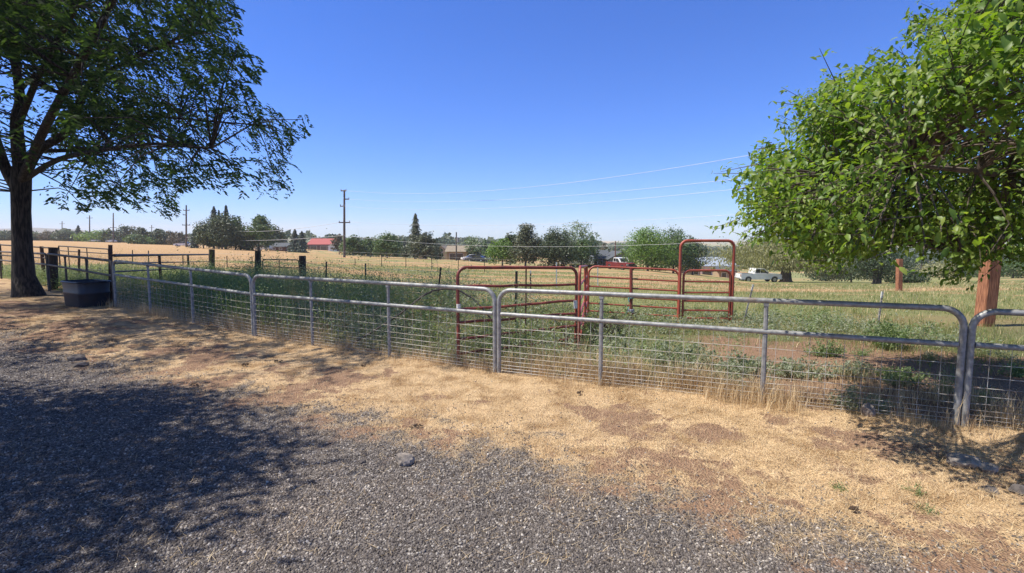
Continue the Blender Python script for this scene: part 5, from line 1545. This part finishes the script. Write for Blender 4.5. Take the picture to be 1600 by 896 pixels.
def field_grass():
    parts_g, parts_t = [], []
    n = 240000
    d = 6.5 + R.random(n) ** 1.7 * 42; u = R.uniform(-1.08, 1.08, n); X = u * d; Y = d
    z = zones(X, Y); fs = fence_side(X, Y)
    cl = fbm(X * 1.2, Y * 1.2, 81)
    bare = (1 - sstep(2.6, 4.8, fs + (cl - .5) * 2.4)) * sstep(.2, 1.8, X)       # bare soil right behind the gates
    k = (fs > 1.0) & (R.random(n) < np.clip((cl - .28) * 3, .04, 1) * (1 - .97 * bare))
    X, Y, d = X[k], Y[k], d[k]; g = z[3][k]; fl = z[4][k]; n = len(X); cl = cl[k]
    isg = R.random(n) < np.clip(g * .8 + (1 - fl) * .92, .04, .92)
    hh = R.uniform(.05, .16, n) * (.6 + cl); w = R.uniform(.003, .005, n) * (.6 + d * .085)
    P_ = ptsground(X, Y, .01)
    az = R.random(n) * 6.28; le = R.uniform(.05, .8, n); be = R.uniform(0, .8, n)
    for mk, mat, lb in ((isg, 'grassgreen', 'short green grass in the paddock'), (~isg, 'straw', 'short dry grass in the paddock')):
        V, Fq = blades(P_[mk], hh[mk], w[mk], az[mk], le[mk], be[mk])
        tag(np_mesh('field_grass', V, Fq, M[mat]), lb, 'grass', kind='stuff')
field_grass()
#@@LIGHT
# ------------------------------------------------------------------ air, light, sky, camera
def haze():
    m = bpy.data.materials.new('haze'); m.use_nodes = True; nt = m.node_tree
    nt.nodes.remove(nt.nodes['Principled BSDF'])
    v = nt.nodes.new('ShaderNodeVolumePrincipled'); v.inputs['Color'].default_value = (.95, .97, 1, 1)
    v.inputs['Density'].default_value = .00027; v.inputs['Anisotropy'].default_value = 0
    nt.links.new(v.outputs[0], nt.nodes['Material Output'].inputs['Volume'])
    b = MB(); b.box((0, 700, 37), (7600, 6400, 134))
    o = b.build('haze', m); tag(o, 'thin blue summer haze over the far fields', 'haze', kind='stuff')
HAZE = True
if HAZE: haze()

S = Vector((-.60, -.06, 1.0)).normalized()
sun = bpy.data.lights.new('sun', 'SUN'); sun.energy = 4.6; sun.angle = rad(.53); sun.color = (1, .945, .86)
so = bpy.data.objects.new('sun', sun); COL.objects.link(so)
so.rotation_euler = S.to_track_quat('Z', 'Y').to_euler()
w = bpy.data.worlds.new('World'); SC.world = w; w.use_nodes = True
nt = w.node_tree; bg = nt.nodes['Background']
sky = nt.nodes.new('ShaderNodeTexSky'); sky.sky_type = 'NISHITA'; sky.sun_disc = False
sky.sun_elevation = math.asin(S.z); sky.sun_rotation = math.atan2(S.x, S.y)
sky.altitude = 900; sky.air_density = 1.0; sky.dust_density = .5; sky.ozone_density = 2.5
hs = nt.nodes.new('ShaderNodeHueSaturation'); hs.inputs['Saturation'].default_value = 1.2
def nn(t, **k):
    n = nt.nodes.new(t)
    for a, v in k.items(): setattr(n, a, v)
    return n
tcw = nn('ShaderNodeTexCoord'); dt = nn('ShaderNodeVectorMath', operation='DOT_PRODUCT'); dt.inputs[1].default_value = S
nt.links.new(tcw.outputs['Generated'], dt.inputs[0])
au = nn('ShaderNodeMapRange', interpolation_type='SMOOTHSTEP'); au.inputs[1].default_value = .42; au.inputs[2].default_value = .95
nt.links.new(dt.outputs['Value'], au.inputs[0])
tint = nn('ShaderNodeMix', data_type='RGBA'); tint.inputs[6].default_value = (.54, .88, 1.58, 1); tint.inputs[7].default_value = (1.35, .98, .68, 1)  # warm tint around the sun, added to neutralise the blue fill in shadows
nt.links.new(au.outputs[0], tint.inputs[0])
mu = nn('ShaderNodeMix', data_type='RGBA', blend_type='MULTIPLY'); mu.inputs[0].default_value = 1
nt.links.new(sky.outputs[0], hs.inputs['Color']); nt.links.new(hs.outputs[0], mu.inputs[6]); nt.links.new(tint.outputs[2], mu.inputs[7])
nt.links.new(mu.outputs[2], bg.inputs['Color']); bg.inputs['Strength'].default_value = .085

cam = bpy.data.cameras.new('camera'); cam.sensor_width = 36; cam.lens = 18; cam.clip_start = .05; cam.clip_end = 30000
co = bpy.data.objects.new('camera', cam); COL.objects.link(co)
co.location = (0, 0, H); co.rotation_euler = (math.pi / 2 - PITCH, 0, 0)
SC.camera = co
SC.render.engine = 'CYCLES'
SC.view_settings.view_transform = 'Standard'; SC.view_settings.look = 'None'
SC.view_settings.exposure = .6; SC.view_settings.gamma = 1
cy = SC.cycles
cy.max_bounces = 6; cy.diffuse_bounces = 3; cy.glossy_bounces = 2; cy.transmission_bounces = 4; cy.transparent_max_bounces = 6; cy.volume_bounces = 1
cy.use_denoising = True
cy.sample_clamp_indirect = 6
